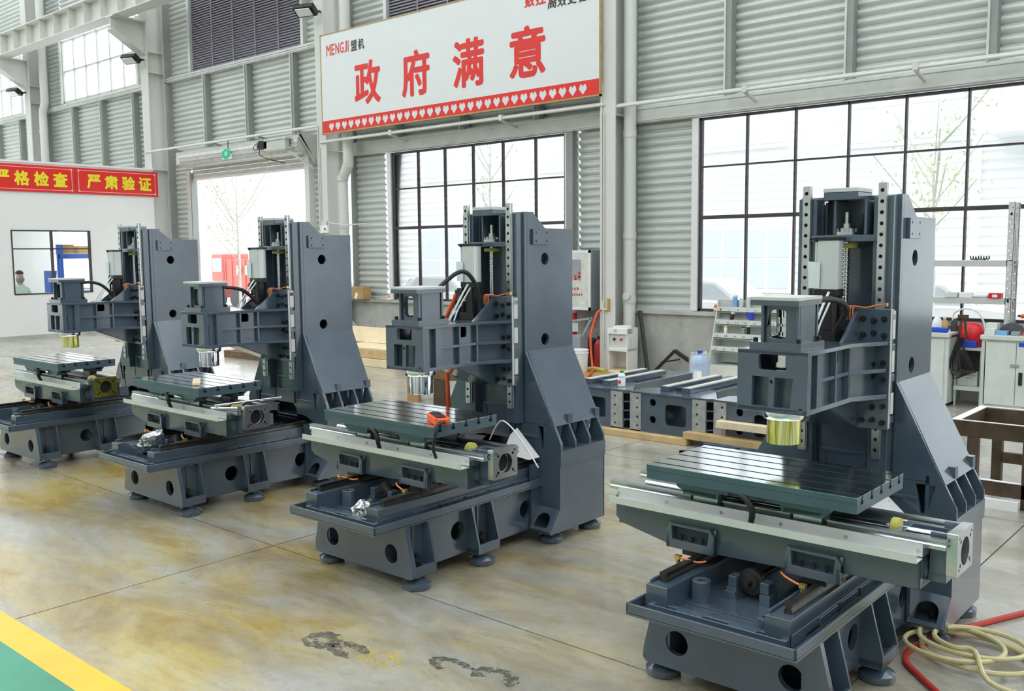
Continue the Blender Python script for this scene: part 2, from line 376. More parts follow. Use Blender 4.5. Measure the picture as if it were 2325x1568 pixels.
# ---- shutter door
d = sroot('door_1', 'open roller shutter doorway to the yard')
obj('guide_rail', MB().box(-19.30, -19.16, 11.2, 11.4, 0, 3.5), 'girt_steel', d, .004); obj('guide_rail', MB().box(-19.16, -19.13, 11.22, 11.36, 0, 3.45), 'girt_dark', d)
obj('guide_rail', MB().box(-15.0, -14.86, 11.2, 11.4, 0, 3.6), 'alu_bright', d, .004)
for i in range(3):
    z = 3.36+i*.09
    obj('shutter_slat', MB().plate((-19.16,11.30,z), (1,0,0), (0,-.04,1), [rect(0, 4.18, 0, .084)], .02), 'tin_plate', d, .004)
obj('shutter_slat', MB().box(-19.16, -14.98, 11.27, 11.31, 3.32, 3.355), 'alu_bright', d)
roll = MB(); n = 14
for i in range(n):
    a0 = 2*PI*i/n; a1 = 2*PI*(i+1)/n-.04; r = .19
    roll.prism('x', [(11.05+r*math.cos(a0), 3.76+r*math.sin(a0)), (11.05+r*math.cos(a1), 3.76+r*math.sin(a1)), (11.05+.9*r*math.cos(a1), 3.76+.9*r*math.sin(a1)), (11.05+.9*r*math.cos(a0), 3.76+.9*r*math.sin(a0))], -19.0, -14.75)
roll.cyl((-19.0,11.05,3.76), (-14.75,11.05,3.76), .172, n=28)
obj('shutter_roll', roll, 'tin_plate', d)
obj('roll_bracket', MB().box(-19.25, -19.02, 10.95, 11.3, 3.66, 3.92), 'galv_strip', d, .006)
obj('roll_bracket', MB().prism('x', [(10.85,3.95),(11.3,3.95),(11.3,3.40)], -14.74, -14.70).bar((-14.72,10.9,3.92),(-14.72,11.25,3.42),.04), 'girt_steel', d)
o = obj('shutter_motor', MB().box(-15.62, -14.9, 10.72, 10.86, 3.84, 3.88).box(-15.62, -14.9, 10.72, 10.86, 3.66, 3.70).box(-15.55, -14.95, 10.74, 10.84, 3.70, 3.84), 'girt_steel', d, .004)
obj('gear_case', MB().box(-15.80,-15.62,10.72,10.86,3.70,3.86).cyl((-15.88,10.79,3.78),(-15.62,10.79,3.78),.05), 'black_steel', o)
obj('wiring', MB().tube([(-15.80,10.70,3.82),(-15.9,10.68,3.74),(-15.8,10.66,3.68),(-15.68,10.68,3.72),(-15.72,10.7,3.60),(-15.5,10.75,3.5),(-15.2,10.9,3.42)], .008), 'hose_black', o)
obj('limit_chain', MB().tube([(-15.5,10.8,3.66),(-15.5,10.79,3.5)], .006).lathe((-15.5,10.79,3.46), [(.005,0),(.03,.01),(.03,.05),(.012,.06)], 10), 'brass', o)
obj('motor_strut', MB().bar((-15.0,10.8,3.66),(-14.70,11.2,3.3),.035), 'girt_steel', o)

# ---- office wall at the left end
XL = -20.12
wl = sroot('wall_left', 'white office partition wall with a window')
obj('wall_panel', MB().plate((XL,0,0), (0,1,0), (0,0,1), [rect(2, 10.85, 0, 3.58), rect(7.76,9.36,.91,2.22)], -.12), 'wall_white', wl)
obj('wall_cap', MB().box(XL-.16, XL+.02, 2, 10.87, 3.58, 3.62), 'wall_white', wl)
struct('baseboard_left', MB().box(XL, XL+.014, 2, 10.85, 0, .068), 'concrete')
wf = sroot('window_7', 'office window with thin dark frame')
for y in (7.76, 8.555, 9.35): obj('mullion', MB().box(XL-.08, XL+.01, y-.012, y+.014, .91, 2.22), 'frame_dark', wf)
for z in (.91, 1.835, 2.205): obj('transom', MB().box(XL-.08, XL+.01, 7.76, 9.36, z-.012, z+.014), 'frame_dark', wf)
for y0, y1 in ((7.77,8.545),(8.57,9.34)):
    for z0, z1 in ((.92,1.825),(1.85,2.195)): obj('pane', MB().box(XL-.05, XL-.044, y0, y1, z0, z1), 'glass', wf)
struct('floor_office', MB().box(-26, XL-.125, 4, 10.84, -.1, .004), 'floor_concrete')
struct('wall_office', MB().box(-26.1, -26, 4, 11.24, 0, 3.58).box(-26, -25.6, 8.65, 8.9, 0, 3.58), 'wall_white')

# ---- rest of the hall: ceiling with glazed skylight strips, side and front walls
ce = sroot('ceiling', 'metal roof with skylight strips')
y = -9.8
while y < 11.3:
    obj('roof_panel', MB().box(-34, 8.4, y, y+1.1, 10.2, 10.3), 'roof_sheet', ce)
    obj('skylight_pane', MB().box(-34, 8.4, y+1.1, y+2.65, 10.23, 10.24), 'skylight', ce); y += 2.65
struct('wall_right', MB().box(8.35, 8.5, -9.8, 11.4, 0, 10.2), 'cladding')
struct('wall_front', MB().box(-34, 8.5, -9.95, -9.8, 0, 10.2), 'cladding')
struct('wall_end', MB().box(-34.1, -34, -9.8, 11.4, 0, 10.2), 'cladding')
# ---- yard outside
yd = struct('ground_yard', MB().box(-60, 40, 11.5, 60, -.25, -.03), 'yard')
# ================================================================== STEEL COLUMNS, PIPES, CRANE GIRDER
def steel_column(x, ztop, label, corbel=False):
    r = thing('steel_column', label, 'column', (x,11.08,0), 0, 'wall columns')
    obj('front_flange', MB().box(-.02, .24, -.22, -.20, 0, ztop), 'column_paint', r, .004)
    obj('web', MB().box(.10, .13, -.20, .20, 0, ztop), 'column_paint', r)
    obj('back_flange', MB().box(-.02, .24, .20, .22, 0, ztop), 'column_paint', r, .004)
    for z in (3.55, 5.6): obj('stiffener', MB().box(-.02, .24, -.20, .20, z, z+.012), 'column_paint', r)
    obj('conduit', MB().cyl((.02,-.235,1.0),(.02,-.235,4.0),.014,n=8).cyl((.06,-.235,.3),(.06,-.235,3.6),.010,n=8), 'column_paint', r)
    return r
def big_column(x, label):
    """crane column: wide box section with corbel"""
    r = thing('steel_column', label, 'column', (x,11.08,0), 0, 'wall columns')
    obj('front_flange', MB().box(0, .31, -.22, -.195, 0, 10.2), 'column_paint', r, .004)
    obj('web', MB().box(.14, .17, -.195, .2, 0, 10.2), 'column_paint', r)
    obj('back_flange', MB().box(0, .31, .2, .22, 0, 10.2), 'column_paint', r, .004)
    for z in (3.6, 5.75, 6.2): obj('stiffener', MB().box(0, .31, -.2, .2, z, z+.012), 'column_paint', r)
    obj('corbel', MB().prism('x', [(-.22,6.15),(-.22,6.86),(-.95,6.86),(-.95,6.60)], .13, .17).box(0,.31,-.97,-.2,6.845,6.87).plate((0,-.22,6.14), (1,0,0), (0,-.85,.53), [rect(0,.31,0,.86)], .015), 'column_paint', r)
    return r
steel_column(-7.76, 10.2, 'grey steel column between the two big windows, next to the white water dispenser')
steel_column(-14.11, 10.2, 'grey steel column at the left end of the sign board')
big_column(-20.46, 'wide steel column with crane corbel at the right end of the office wall')
big_column(-26.72, 'steel column with crane corbel at the far left, above the office')
g = thing('crane_girder', 'long painted crane runway girder across the upper left', 'girder', (0,0,6.87))
obj('lower_flange', MB().box(-40, -14.5, 10.12, 10.48, 0, .025), 'column_paint', g, .004)
obj('upper_flange', MB().box(-40, -14.5, 10.10, 10.50, .50, .525), 'column_paint', g, .004)
obj('web', MB().box(-40, -14.5, 10.29, 10.305, .025, .5), 'column_paint', g)
obj('crane_rail', MB().box(-40, -14.5, 10.275, 10.325, .525, .6), 'rust_trim', g)
x = -34
while x < -14.6:
    obj('stiffener', MB().box(x, x+.015, 10.13, 10.47, .025, .5), 'column_paint', g); x += .78
# drain pipes
def drain(label, pts, r, collars, cap=None):
    o = thing('drain_pipe', label, 'pipe', (pts[0][0], pts[0][1], 0), 0, 'rainwater pipes')
    off = [(p[0]-pts[0][0], p[1]-pts[0][1], p[2]) for p in pts]
    obj('pipe', MB().tube(off, r, 16, smooth=0), 'pvc', o)
    for z in collars:
        k = min(range(len(off)), key=lambda i: abs(off[i][2]-z)); q = off[k]
        obj('collar', MB().cyl((q[0],q[1],z-.05), (q[0],q[1],z+.05), r*1.08, n=18), 'pvc', o)
    if cap: obj('inspection_cap', MB().cyl((.02,-r-.03,cap), (.02,-r+.03,cap), .055).cyl((.0,-r,cap),(.0,0,cap+.04),.045), 'pvc', o)
    return o
drain('white drain pipe beside the column right of the water dispenser', [(-7.44,11.10,0),(-7.44,11.10,2.0),(-7.44,11.10,4.5),(-7.44,11.10,10.2)], .088, (1.0,1.9,3.3), 1.05)
drain('cream drain pipe with an offset bend below the sign board', [(-13.70,11.08,0),(-13.70,11.08,2.9),(-13.70,11.08,3.05),(-13.45,11.02,3.28),(-13.45,11.02,3.45),(-13.45,11.02,10.2)], .095, (2.2,3.05))
drain('cream drain pipe with an offset bend at the upper left', [(-26.1,11.05,0),(-26.1,11.05,5.3),(-26.1,11.05,5.5),(-25.95,11.05,5.75),(-25.95,11.05,10.2)], .10, (5.0,))
# cable conduit with brackets along the wall
def conduit(name, label, y, x0, x1, z, brackets, m='column_paint', yb=11.2):
    o = thing(name, label, 'conduit', (x0,y,0))
    obj('pipe', MB().cyl((0,0,z),(x1-x0,0,z),.022,n=10).cyl((0,.035,z+.03),(x1-x0,.035,z+.03),.012,n=8), m, o)
    for bx in brackets: obj('bracket', MB().bar((bx-x0,-.02,z-.025),(bx-x0,yb-y,z-.10),.03).box(bx-x0-.03,bx-x0+.03,-.03,.03,z-.03,z+.05), m, o)
    return o
conduit('wall_conduit', 'white conduit on brackets over the right window', 10.90, -7.6, 2.4, 3.66, (-5.6,-3.55,-1.5,.5))
conduit('wall_conduit', 'white conduit on brackets below the sign board', 10.84, -14.0, -7.7, 3.70, (-12.1,-9.6))
conduit('wall_conduit', 'thin white conduit on dark struts over the shutter door', 10.86, -20.4, -14.1, 4.00, ())
for x in (-19.2, -17.6, -16.0): tag(obj('conduit_strut', MB().bar((0,0,0),(.35,.33,-.16),.03,.05), 'girt_dark', None, 0, (x,10.86,3.98)), {-19.2:'dark strut holding the conduit at the left over the shutter door', -17.6:'dark strut holding the conduit by the green exit sign', -16.0:'dark strut holding the conduit near the shutter motor'}[x], 'strut', 'conduit struts')
# ================================================================== MILLING MACHINES (castings in assembly)
ZO = -.125
CACHE = {}
XC = -.03
def mx(P): return [(2*XC-p[0],)+tuple(p[1:]) for p in P]
class Mach:
    def __init__(s, root): s.root = root
    def part(s, name, key, fn, m, parent=None, bevel=0, loc=None):
        """alike parts of the machines share mesh data"""
        if key not in CACHE:
            b = MB(); fn(b); CACHE[key] = b.mesh(name, m, ZO)
        return link(name, CACHE[key], parent or s.root, bevel, loc)

# ---------------- base
def f_base(b):
    hol = lambda cx, cz, r: circ(cx, cz, r, 20)
    out = [(-.384,.205),(-.37,.19),(.372,.19),(.385,.205),(.382,.25),(.33,.46),(-.33,.46),(-.38,.25)]
    b.prism('y', [out, hol(-.231,.298,.048), hol(.231,.298,.048)], -.607, -.578)
    for s in (1, -1):
        a, c = sorted((s*.291, s*.265))
        b.prism('x', [[(-.6,.20),(.5,.20),(.5,.47),(-.6,.47)], hol(-.186,.327,.05), hol(.380,.324,.05)], a, c)
        for y0, y1 in ((-.595,-.45), (-.122,.036)):
            for y in (y0, y1):
                if y == -.595: continue
                b.prism('y', [(s*.285,.46),(s*.329,.46),(s*.383,.25),(s*.383,.20),(s*.285,.20)], y, y+.013)
            a, c = sorted((s*.285, s*.381)); b.box(a, c, y0, y1+.013, .195, .225)
            a, c = sorted((s*.369, s*.382)); b.box(a, c, y0, y1+.013, .20, .248)
            a, c = sorted((s*.288, s*.298)); b.box(a, c, (y0+y1)/2, (y0+y1)/2+.012, .225, .46)
    b.box(-.29, .29, .47, .5, .2, .47); b.box(-.288, .288, -.59, .49, .195, .203); b.box(-.28,.28,-.40,-.385,.2,.45)  # bottom plate and inner wall added to keep the holes dark
    b.prism('y', [(-.29,.44),(.29,.44),(.29,.47),(-.29,.47)], -.6, .5)
def f_tray(b):
    t = .011
    b.box(-.334,.334,-.803,.52,.447,.456)
    b.box(-.334,.334,-.803,-.803+t,.456,.494).box(-.334,-.334+t,-.803,.52,.456,.494).box(.334-t,.334,-.803,.52,.456,.494)
    # inner step with drain slots
    b.prism('z', [rect(-.272,.272,-.748,-.70), rrect(-.25,-.16,-.742,-.72,.010), rrect(-.05,.05,-.742,-.72,.010), rrect(.16,.25,-.742,-.72,.010)], .456, .490)
def f_ridge(s):
    def f(b):
        x0, x1 = ((.183,.276) if s > 0 else (-.296,-.203))
        b.box(x0, x1, -.725, .50, .456, .555)
        xo = x1 if s > 0 else x0
        a, c = sorted((xo, xo+s*.007)); b.box(a, c, -.72, .5, .456, .505)
        y = -.50
        for k in range(5):
            a, c = sorted((xo, xo+s*.011)); b.box(a, c, y, y+.17, .462, .498); y += .195
        b.box(x0, x0+.012, -.70, .5, .555, .566)
    return f
def f_trough(b):
    b.box(-.203,.183,-.70,.5,.456,.463)
    b.lathe((-.158,-.55,.46), [(.040,0),(.036,.09),(.034,.092),(.014,.092),(.013,.06)], 20)
    b.lathe((.145,-.63,.46), [(.036,0),(.032,.045),(.014,.047),(.013,.02)], 18)
    b.box(-.105,-.062,-.455,-.385,.46,.512).box(.032,.075,-.455,-.385,.46,.512).prism('y', [(-.125,.46),(-.05,.46),(-.062,.50),(-.105,.50)], -.47, -.37)
def f_bscrew(b):
    b.cyl((-.016,-.40,.542),(-.016,.45,.542),.014,n=14)
    b.lathe((-.016,-.44,.542), [(.012,-.03),(.014,0),(.03,.002),(.034,.01),(.050,.012),(.050,.035),(.03,.04)], 24, 'y')
def f_sblocks(b): b.box(-.018,.018,-.45,-.395,.512,.556)
def rail_prof(c, z, w=.030, h=.036):
    return [(c-w/2,z),(c+w/2,z),(c+w/2,z+h*.35),(c+w*.36,z+h*.5),(c+w*.36,z+h*.66),(c+w/2,z+h*.78),(c+w/2,z+h),(c-w/2,z+h),(c-w/2,z+h*.78),(c-w*.36,z+h*.66),(c-w*.36,z+h*.5),(c-w/2,z+h*.35)]
def f_yrail(c):
    def f(b): b.prism('y', [rail_prof(c,.555)], -.672, .46)
    return f
def f_pad(b):
    b.lathe((0,0,.125), [(.066,0),(.070,.006),(.070,.030),(.045,.046),(.022,.052),(.02,.085)], 24)
def f_padbolt(b):
    b.cyl((0,0,.20),(0,0,.30),.012,n=8).cyl((0,0,.225),(0,0,.25),.022,n=6).cyl((0,0,.262),(0,0,.282),.019,n=6)

# ---------------- column
def f_colside(s):
    def f(b):
        L = [[(.524,1.22),(.524,2.033),(.578,2.033),(.696,1.94),(.962,1.94),(.962,1.22)], circ(.69,1.76,.036,20), circ(.69,1.282,.036,20)]
        x = .195 if s > 0 else 2*XC-.195
        b.prism('x', L, *sorted((x, x-s*.018)))
        # slanted cheek from the bend down to the pockets
        P = lambda x, y, z: ((x if s > 0 else 2*XC-x), y, z)
        def cheek(pts, th):
            A = [Vector(P(*p)) for p in pts]; n = (A[1]-A[0]).cross(A[2]-A[0]).normalized(); n = n*(-th if n.x*s > 0 else th)
            B = [p+n for p in A]; k = len(A)
            b.add(A+B, [tuple(range(k)), tuple(range(2*k-1,k-1,-1))]+[(i,(i+1)%k,(i+1)%k+k,i+k) for i in range(k)])
        q = lambda z: .195+(1.222-z)*(.460-.195)/(1.222-.705)
        zt = .80
        cheek([(.195,.528,1.222),(.195,.962,1.222),(q(zt),.945,zt),(q(zt),.503,zt)], .02)
        # ribs between the pockets, floor of the pockets
        for y in (.495, .632, .775, .915):
            X = lambda v: v if s > 0 else 2*XC-v
            b.prism('y', [(X(q(zt)-.03),zt+.02),(X(q(zt)),zt),(X(.460),.705),(X(.460),.66),(X(.34),.66)], y, y+.015)
        a, c = sorted((P(.33,0,0)[0], P(.345,0,0)[0])); b.box(a, c, .5, .93, .66, .83)
        a, c = sorted((P(.30,0,0)[0], P(.461,0,0)[0])); b.box(a, c, .495, .937, .575, .664)
        a, c = sorted((P(.30,0,0)[0], P(.452,0,0)[0])); b.prism('x', [(.497,.58),(.497,.32),(.405,.205),(.405,.19),(.94,.19),(.94,.58)], a if s < 0 else .440, c if s > 0 else 2*XC-.440)
        a, c = sorted((P(.295,0,0)[0], P(.31,0,0)[0])); b.box(a, c, .41, .94, .19, .58)
        a, c = sorted((P(.30,0,0)[0], P(.445,0,0)[0])); b.box(a, c, .41, .94, .19, .205); b.box(a, c, .49, .505, .32, .58); b.box(a, c, .925, .94, .19, .58)
        # sloped toe with arched foot pocket
        v = Vector((0,.09,.115)).normalized()
        arch = [(.02,.02),(.115,.02)]+[(.0675+.0475*math.cos(PI*i/8), .065+.045*math.sin(PI*i/8)) for i in range(9)]
        x0 = .305 if s > 0 else 2*XC-.445
        b.plate((x0,.405,.205), (1,0,0), v, [rect(0,.14,0,.146), arch], .010)
        # lifting blocks
        for y in (.631, .902):
            a, c = sorted((P(.345,0,0)[0], P(.412,0,0)[0])); b.box(a, c, y, y+.042, .805, .855)
    return f
def f_colfront(b):
    # lower front wall with the two access windows
    hw = lambda x: x if x > XC else x
    out = [(.195,1.222),(.455,.705),(.455,.58),(2*XC-.455,.58),(2*XC-.455,.705),(2*XC-.195,1.222)]
    w1 = [(.288,.79),(.372,.79),(.375,.665),(.315,.655)]; w2 = [(2*XC-p[0],p[1]) for p in reversed(w1)]
    b.prism('y', [out, w1, w2, [(-.15,.58+.004),(-.15,.66),(-.09,.71),(.03,.71),(.09,.66),(.09,.584)]], .50, .524)
    b.box(-.25,.19,.945,.962,.6,1.94); b.prism('y', [[(.43,.2),(.43,.66),(.33,.68),(.33,.83),(.20,1.15),(2*XC-.20,1.15),(2*XC-.33,.83),(2*XC-.33,.68),(2*XC-.43,.66),(2*XC-.43,.2)]], .60, .612); b.box(2*XC-.35,.35,.50,.61,.80,.81); b.box(2*XC-.43,.43,.50,.61,.60,.61)  # inner panels added to block light behind the access windows
    b.box(2*XC-.452,.452,.925,.94,.19,.6)
    # guideway flanges, recessed inner wall, top plate
    for s in (1,-1):
        a, c = sorted((.18 if s > 0 else 2*XC-.18, .095 if s > 0 else 2*XC-.095)); b.box(a, c, .445, .53, .80, 2.025)
        a, c = sorted((.195 if s > 0 else 2*XC-.195, .17 if s > 0 else 2*XC-.17)); b.box(a, c, .50, .53, .80, 2.033)
    b.box(-.16,.10,.575,.59,.8,2.02)
    b.box(-.25,.19,.52,.60,2.015,2.033); b.box(-.25,.19,.60,.962,1.925,1.94)
    b.box(-.16,.10,.49,.58,1.46,1.475); b.box(-.16,-.15,.50,.58,.9,2.0); b.box(.09,.10,.50,.58,.9,2.0)
    # raised frame below the slide
    b.prism('y', [rect(-.14,.08,.70,.90), [(-.10,.80),(.04,.80),(.055,.885),(-.115,.885)]], .488, .502)
    # cast contour step on the lower front
    b.prism('y', [[(-.18,.88),(-.16,.88),(-.16,.72),(-.36,.72),(-.36,.735),(-.18,.735)]], .494, .502)
    b.prism('y', [[(.12,.88),(.10,.88),(.10,.72),(.30,.72),(.30,.735),(.12,.735)]], .494, .502)
def f_zrail(x0):
    def f(b):
        hs = [circ(x0+.0165, 2.048-.0466*i, .0085, 10) for i in range(25)]
        b.prism('y', [rect(x0,x0+.035,.89,2.08)]+hs, .423, .432)
        b.prism('z', [(x0+.002,.432),(x0+.033,.432),(x0+.027,.438),(x0+.033,.447),(x0+.002,.447),(x0+.008,.438)], .89, 2.08)
    return f
def f_zback(x0):
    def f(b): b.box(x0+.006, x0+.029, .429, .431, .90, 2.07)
    return f
def f_namepad(s):
    def f(b):
        x = .195 if s > 0 else 2*XC-.195
        b.prism('x', [rect(.564,.719,1.844,1.934)]+[circ(y,z,.005,8) for y in (.592,.692) for z in (1.864,1.914)], *sorted((x, x+s*.016)))
    return f
def f_topbracket(b):
    b.box(-.106,.046,.392,.56,2.012,2.046)
    b.prism('z', [(-.19,.44),(-.106,.40),(.046,.40),(.13,.44),(.13,.58),(-.19,.58)], 1.832, 1.862)
    for x in (-.075, .06): b.box(x, x+.014, .43, .58, 1.862, 2.012)
    b.box(-.15,-.138,.52,.58,1.86,2.01).box(.10,.112,.52,.58,1.86,2.01)
def f_zscrew(b):
    b.cyl((XC,.472,1.40),(XC,.472,1.835),.013,n=14)
    z = 1.45
    while z < 1.80: b.lathe((XC,.472,z), [(.013,0),(.017,.003),(.017,.008),(.013,.011)], 14); z += .0165
def f_zshaft(b):
    b.lathe((XC,.472,1.862), [(.050,0),(.050,.014),(.034,.016),(.034,.03),(.02,.032),(.02,.05),(.011,.052),(.011,.10)], 20)
    for i in range(8): b.cyl((XC+.042*math.cos(i*PI/4),.472+.042*math.sin(i*PI/4),1.875),(XC+.042*math.cos(i*PI/4),.472+.042*math.sin(i*PI/4),1.89),.006,n=6)

# ---------------- saddle
def f_saddle(b):
    out = [(-.645,.775),(-.645,.685),(-.615,.66),(-.40,.615),(-.16,.612),(.10,.618),(.30,.612),(.34,.648),(.595,.648),(.595,.775)]
    b.prism('y', [out], -.412, -.385); b.prism('y', [out], -.115, -.09)
    b.box(-.645,.595,-.40,-.10,.745,.765)
    for x in (-.645,-.40,-.17,.12,.30,.58): b.box(x, x+.015, -.39, -.11, .65, .76)
    b.plate((.583,-.412,.648), (0,1,0), (0,0,1), [rect(0,.32,0,.127), circ(.07,.06,.028,14)], .012)
    b.box(-.645,.60,-.395,-.34,.76,.79).box(-.645,.60,-.165,-.09,.76,.79)
    b.box(-.42,.33,-.10,.12,.62,.70)
    # bosses of the four slide-block pockets, front pair framed and open
    for x0, x1 in ((-.381,-.168), (.124,.334)):
        fr = [(x0,.612),(x1,.612),(x1,.69),(x1-.018,.712),(x0+.018,.712),(x0,.65)]
        hol = [(x0+.028,.648),(x1-.028,.645),(x1-.022,.700),(x0+.024,.702)]
        b.prism('y', [fr, hol], -.442, -.41)
        b.prism('x', [(-.442,.612),(-.442,.67),(-.412,.715),(-.412,.612)], x0, x0+.016); b.prism('x', [(-.442,.612),(-.442,.67),(-.412,.715),(-.412,.612)], x1-.016, x1)
    for x in (-.60,-.53,.40,.52): b.cyl((x,-.414,.715),(x,-.411,.715),.010,n=10)
    b.box(.06,.34,-.416,-.41,.62,.63)
def f_pockets(b): b.box(-.353, -.196, -.4135, -.411, .646, .700)
def f_pocketbolt(b): b.cyl((0,-.428,.645),(0,-.428,.668),.0075,n=8)
def f_gutter(b):
    b.prism('x', [(-.474,.785),(-.470,.785),(-.468,.760),(-.412,.760),(-.412,.756),(-.474,.756)], -.640, .600)
def f_strip(b): b.box(-.632,.600,-.4145,-.411,.765,.808)
def f_screw(b): b.cyl((0,-.418,.786),(0,-.414,.786),.007,n=8)
def f_xrail(y):
    def f(b): b.prism('x', [rail_prof(y,.788,.03,.034)], -.700, .662)
    return f
def f_motorplate(b):
    cs = [circ(y,z,r,8) for y,z,r in ((-.315,.82,.006),(-.175,.82,.006),(-.315,.71,.006),(-.175,.71,.006),(-.30,.806,.008),(-.19,.806,.008),(-.30,.722,.008),(-.19,.722,.008))]
    b.prism('x', [rrect(-.338,-.155,.690,.840,.004), circ(-.246,.763,.050,28)]+cs, .655, .690)
    b.lathe((.64,-.246,.763), [(.060,0),(.060,.02),(.047,.02),(.047,.001)], 24, 'x')
def f_xmount(b):
    b.box(.595,.655,-.33,-.16,.66,.70).box(.60,.656,-.335,-.318,.69,.835).box(.60,.656,-.175,-.158,.69,.835)
    b.prism('z', [rect(.47,.656,-.33,-.16), rrect(.50,.62,-.305,-.185,.02)], .795, .812)
def f_xscrew(b):
    b.cyl((-.60,-.246,.80),(.62,-.246,.80),.014,n=12)
def f_xbear(b):
    b.lathe((.44,-.246,.80), [(.03,0),(.038,.005),(.038,.03),(.02,.035)], 16, 'x')

# ---------------- table (local: centred on x, y)
TW, TD, TZ = .851, .473, .947
SP = .0942
def f_table(b):
    y0, y1 = -TD/2, TD/2; zt, zb = TZ-.0015, TZ-.0585
    P = [(y0+.002,zb),(y0+.002,zt-.02),(y0,zt-.02),(y0,zt)]
    for i in range(5):
        c = (i-2)*SP
        P += [(c-.007,zt),(c-.007,zt-.018),(c-.0135,zt-.018),(c-.0135,zt-.031),(c+.0135,zt-.031),(c+.0135,zt-.018),(c+.007,zt-.018),(c+.007,zt)]
    P += [(y1,zt),(y1,zt-.02),(y1-.002,zt-.02),(y1-.002,zb)]
    b.prism('x', [P], -TW/2, TW/2)
def f_tabletop(i):
    def f(b):
        ys = [-TD/2]+[c for j in range(5) for c in ((j-2)*SP-.007, (j-2)*SP+.007)]+[TD/2]
        b.box(-TW/2, TW/2, ys[2*i], ys[2*i+1], TZ-.0015, TZ)
    return f
def f_carriage(b):
    zb = TZ-.0585
    for y0, y1 in ((-.19,-.165),(-.125,-.10),(.10,.125),(.165,.19)):
        b.prism('y', [(-.315,zb),(-.315,.865),(-.28,.848),(-.13,.838),(-.125,.862),(.125,.862),(.13,.838),(.28,.848),(.315,.865),(.315,zb)], y0, y1)
    b.box(-.32,.32,-.19,.19,zb-.012,zb)
    for s in (1,-1): b.box(s*.21-.075, s*.21+.075, -.19, -.10, .838, .86).box(s*.21-.075, s*.21+.075, .10, .19, .838, .86)
def f_slideblock(b): b.box(-.055,.055,-.026,.026,.804,.84)
def f_endcap(b): b.box(-.066,.066,-.025,.025,.806,.836)

# ---------------- spindle head
def f_head(b):
    x0, x1, y0 = -.178, .113, -.246
    win = rrect(-.088,.027,1.335,1.396,.012)
    rl = [(-.115,1.190),(-.049,1.190),(-.046,1.308),(-.114,1.308)]; rr = [(-.022,1.190),(.042,1.190),(.054,1.308),(-.019,1.308)]
    b.prism('y', [[(x0,1.170),(x1,1.170),(x1,1.410),(x0,1.410)], win, rl, rr, circ(-.034,1.289,.007,10), circ(.087,1.186,.008,10)], y0, y0+.022)
    b.box(x0+.02, x1-.02, y0+.05, y0+.065, 1.18, 1.32)                      # floor of the lower recesses
    # top and bottom flanges of the arm
    arm = [(x0,y0),(x1,y0),(x1+.002,.19),(.205,.38),(2*XC-.205,.38),(2*XC-x1-.002,.19)]
    b.prism('z', [arm, circ(XC,-.13,.058,20)], 1.395, 1.412); b.prism('z', [arm, circ(XC,-.13,.062,20)], 1.168, 1.188)
    for s in (1,-1):
        X = lambda v: v if s > 0 else 2*XC-v
        # recessed side web with a lightening window, ribs
        loops = [rect(-.235,.20,1.185,1.398), rrect(.053,.122,1.331,1.388,.012)]
        a, c = sorted((X(.072), X(.084))); b.prism('x', loops, a, c)
        a, c = sorted((X(.084), X(.109)))
        b.box(a, c, -.146, -.100, 1.185, 1.398)
        for y in (.036, .178): b.box(a, c, y, y+.014, 1.185, 1.398)
        a2, c2 = sorted((X(.084), X(.106))); b.box(a2, c2, -.10, .19, 1.280, 1.296)
        a, c = sorted((X(.084), X(.113))); b.box(a, c, -.225, -.21, 1.185, 1.398)
        # middle rib flaring to the slide
        b.prism('z', [[(X(.085),.18),(X(.110),.18),(X(.196),.372),(X(.085),.372)]], 1.280, 1.297)
        # wall of the flare
        b.plate((X(.072),.19,1.185), (s*.06,.19,0), (0,0,1), [rect(0,.20,0,.213)], .01)
        # gussets
        b.prism('x', [(.19,1.412),(.376,1.412),(.376,1.535),(.355,1.535)], *sorted((X(.058), X(.072))))
        b.prism('x', [(.045,1.168),(.376,1.168),(.376,1.030)], *sorted((X(.058), X(.072))))
    b.plate((2*XC-.065,.045,1.160), (1,0,0), (0,.331,-.132), [rect(0,2*(.065-XC),0,.356)], .010)
def f_slide(b):
    xr, xl = .205, 2*XC-.205
    b.prism('y', [[(xl,1.03),(xr,1.03),(xr,1.548),(xl,1.548)]], .376, .418)
    for z in (1.06,1.24,1.37,1.50): b.box(xr, xr+.006, .385, .425, z, z+.03)
def f_edge(b):
    b.prism('x', [[(.372,1.04),(.372,1.548),(.384,1.548),(.384,1.04)]], .205, .2085)
    b.box(.2085,.211,.386,.418,1.28,1.37).box(.2085,.211,.386,.418,1.10,1.19).box(.2085,.211,.386,.418,1.42,1.54)
def f_hexbolt(b): b.cyl((0,.366,0),(0,.377,0),.0125,n=12).cyl((0,.358,0),(0,.366,0),.0085,n=6)
def f_zblock(b): b.box(-.02,.02,.418,.44,-.055,.055)
def f_mbracket(b):
    b.prism('z', [rect(-.128,.083,-.246,-.02), circ(XC,-.13,.055,20)], 1.412, 1.442)
    b.prism('z', [rect(-.126,.073,-.248,-.028), circ(XC,-.13,.045,20)], 1.585, 1.605)
    for x in (-.088,-.076): pass
    op = rrect(-.050,.016,1.462,1.565,.014)
    b.prism('y', [rect(-.085,.055,1.44,1.587), rrect(-.062,.006,1.455,1.568,.016)], -.208, -.196)
    b.prism('y', [rect(-.085,.055,1.44,1.587)], -.062, -.05)
    b.prism('x', [rect(-.208,-.05,1.44,1.587), rrect(-.172,-.10,1.46,1.565,.014)], -.085, -.073)
    b.prism('x', [rect(-.208,-.05,1.44,1.587)], .043, .055)
    for x in (-.092,.050):
        for y in (-.222,-.05): b.box(x, x+.012, y, y+.014, 1.44, 1.587)
    b.box(.056,.060,-.20,-.06,1.44,1.587)
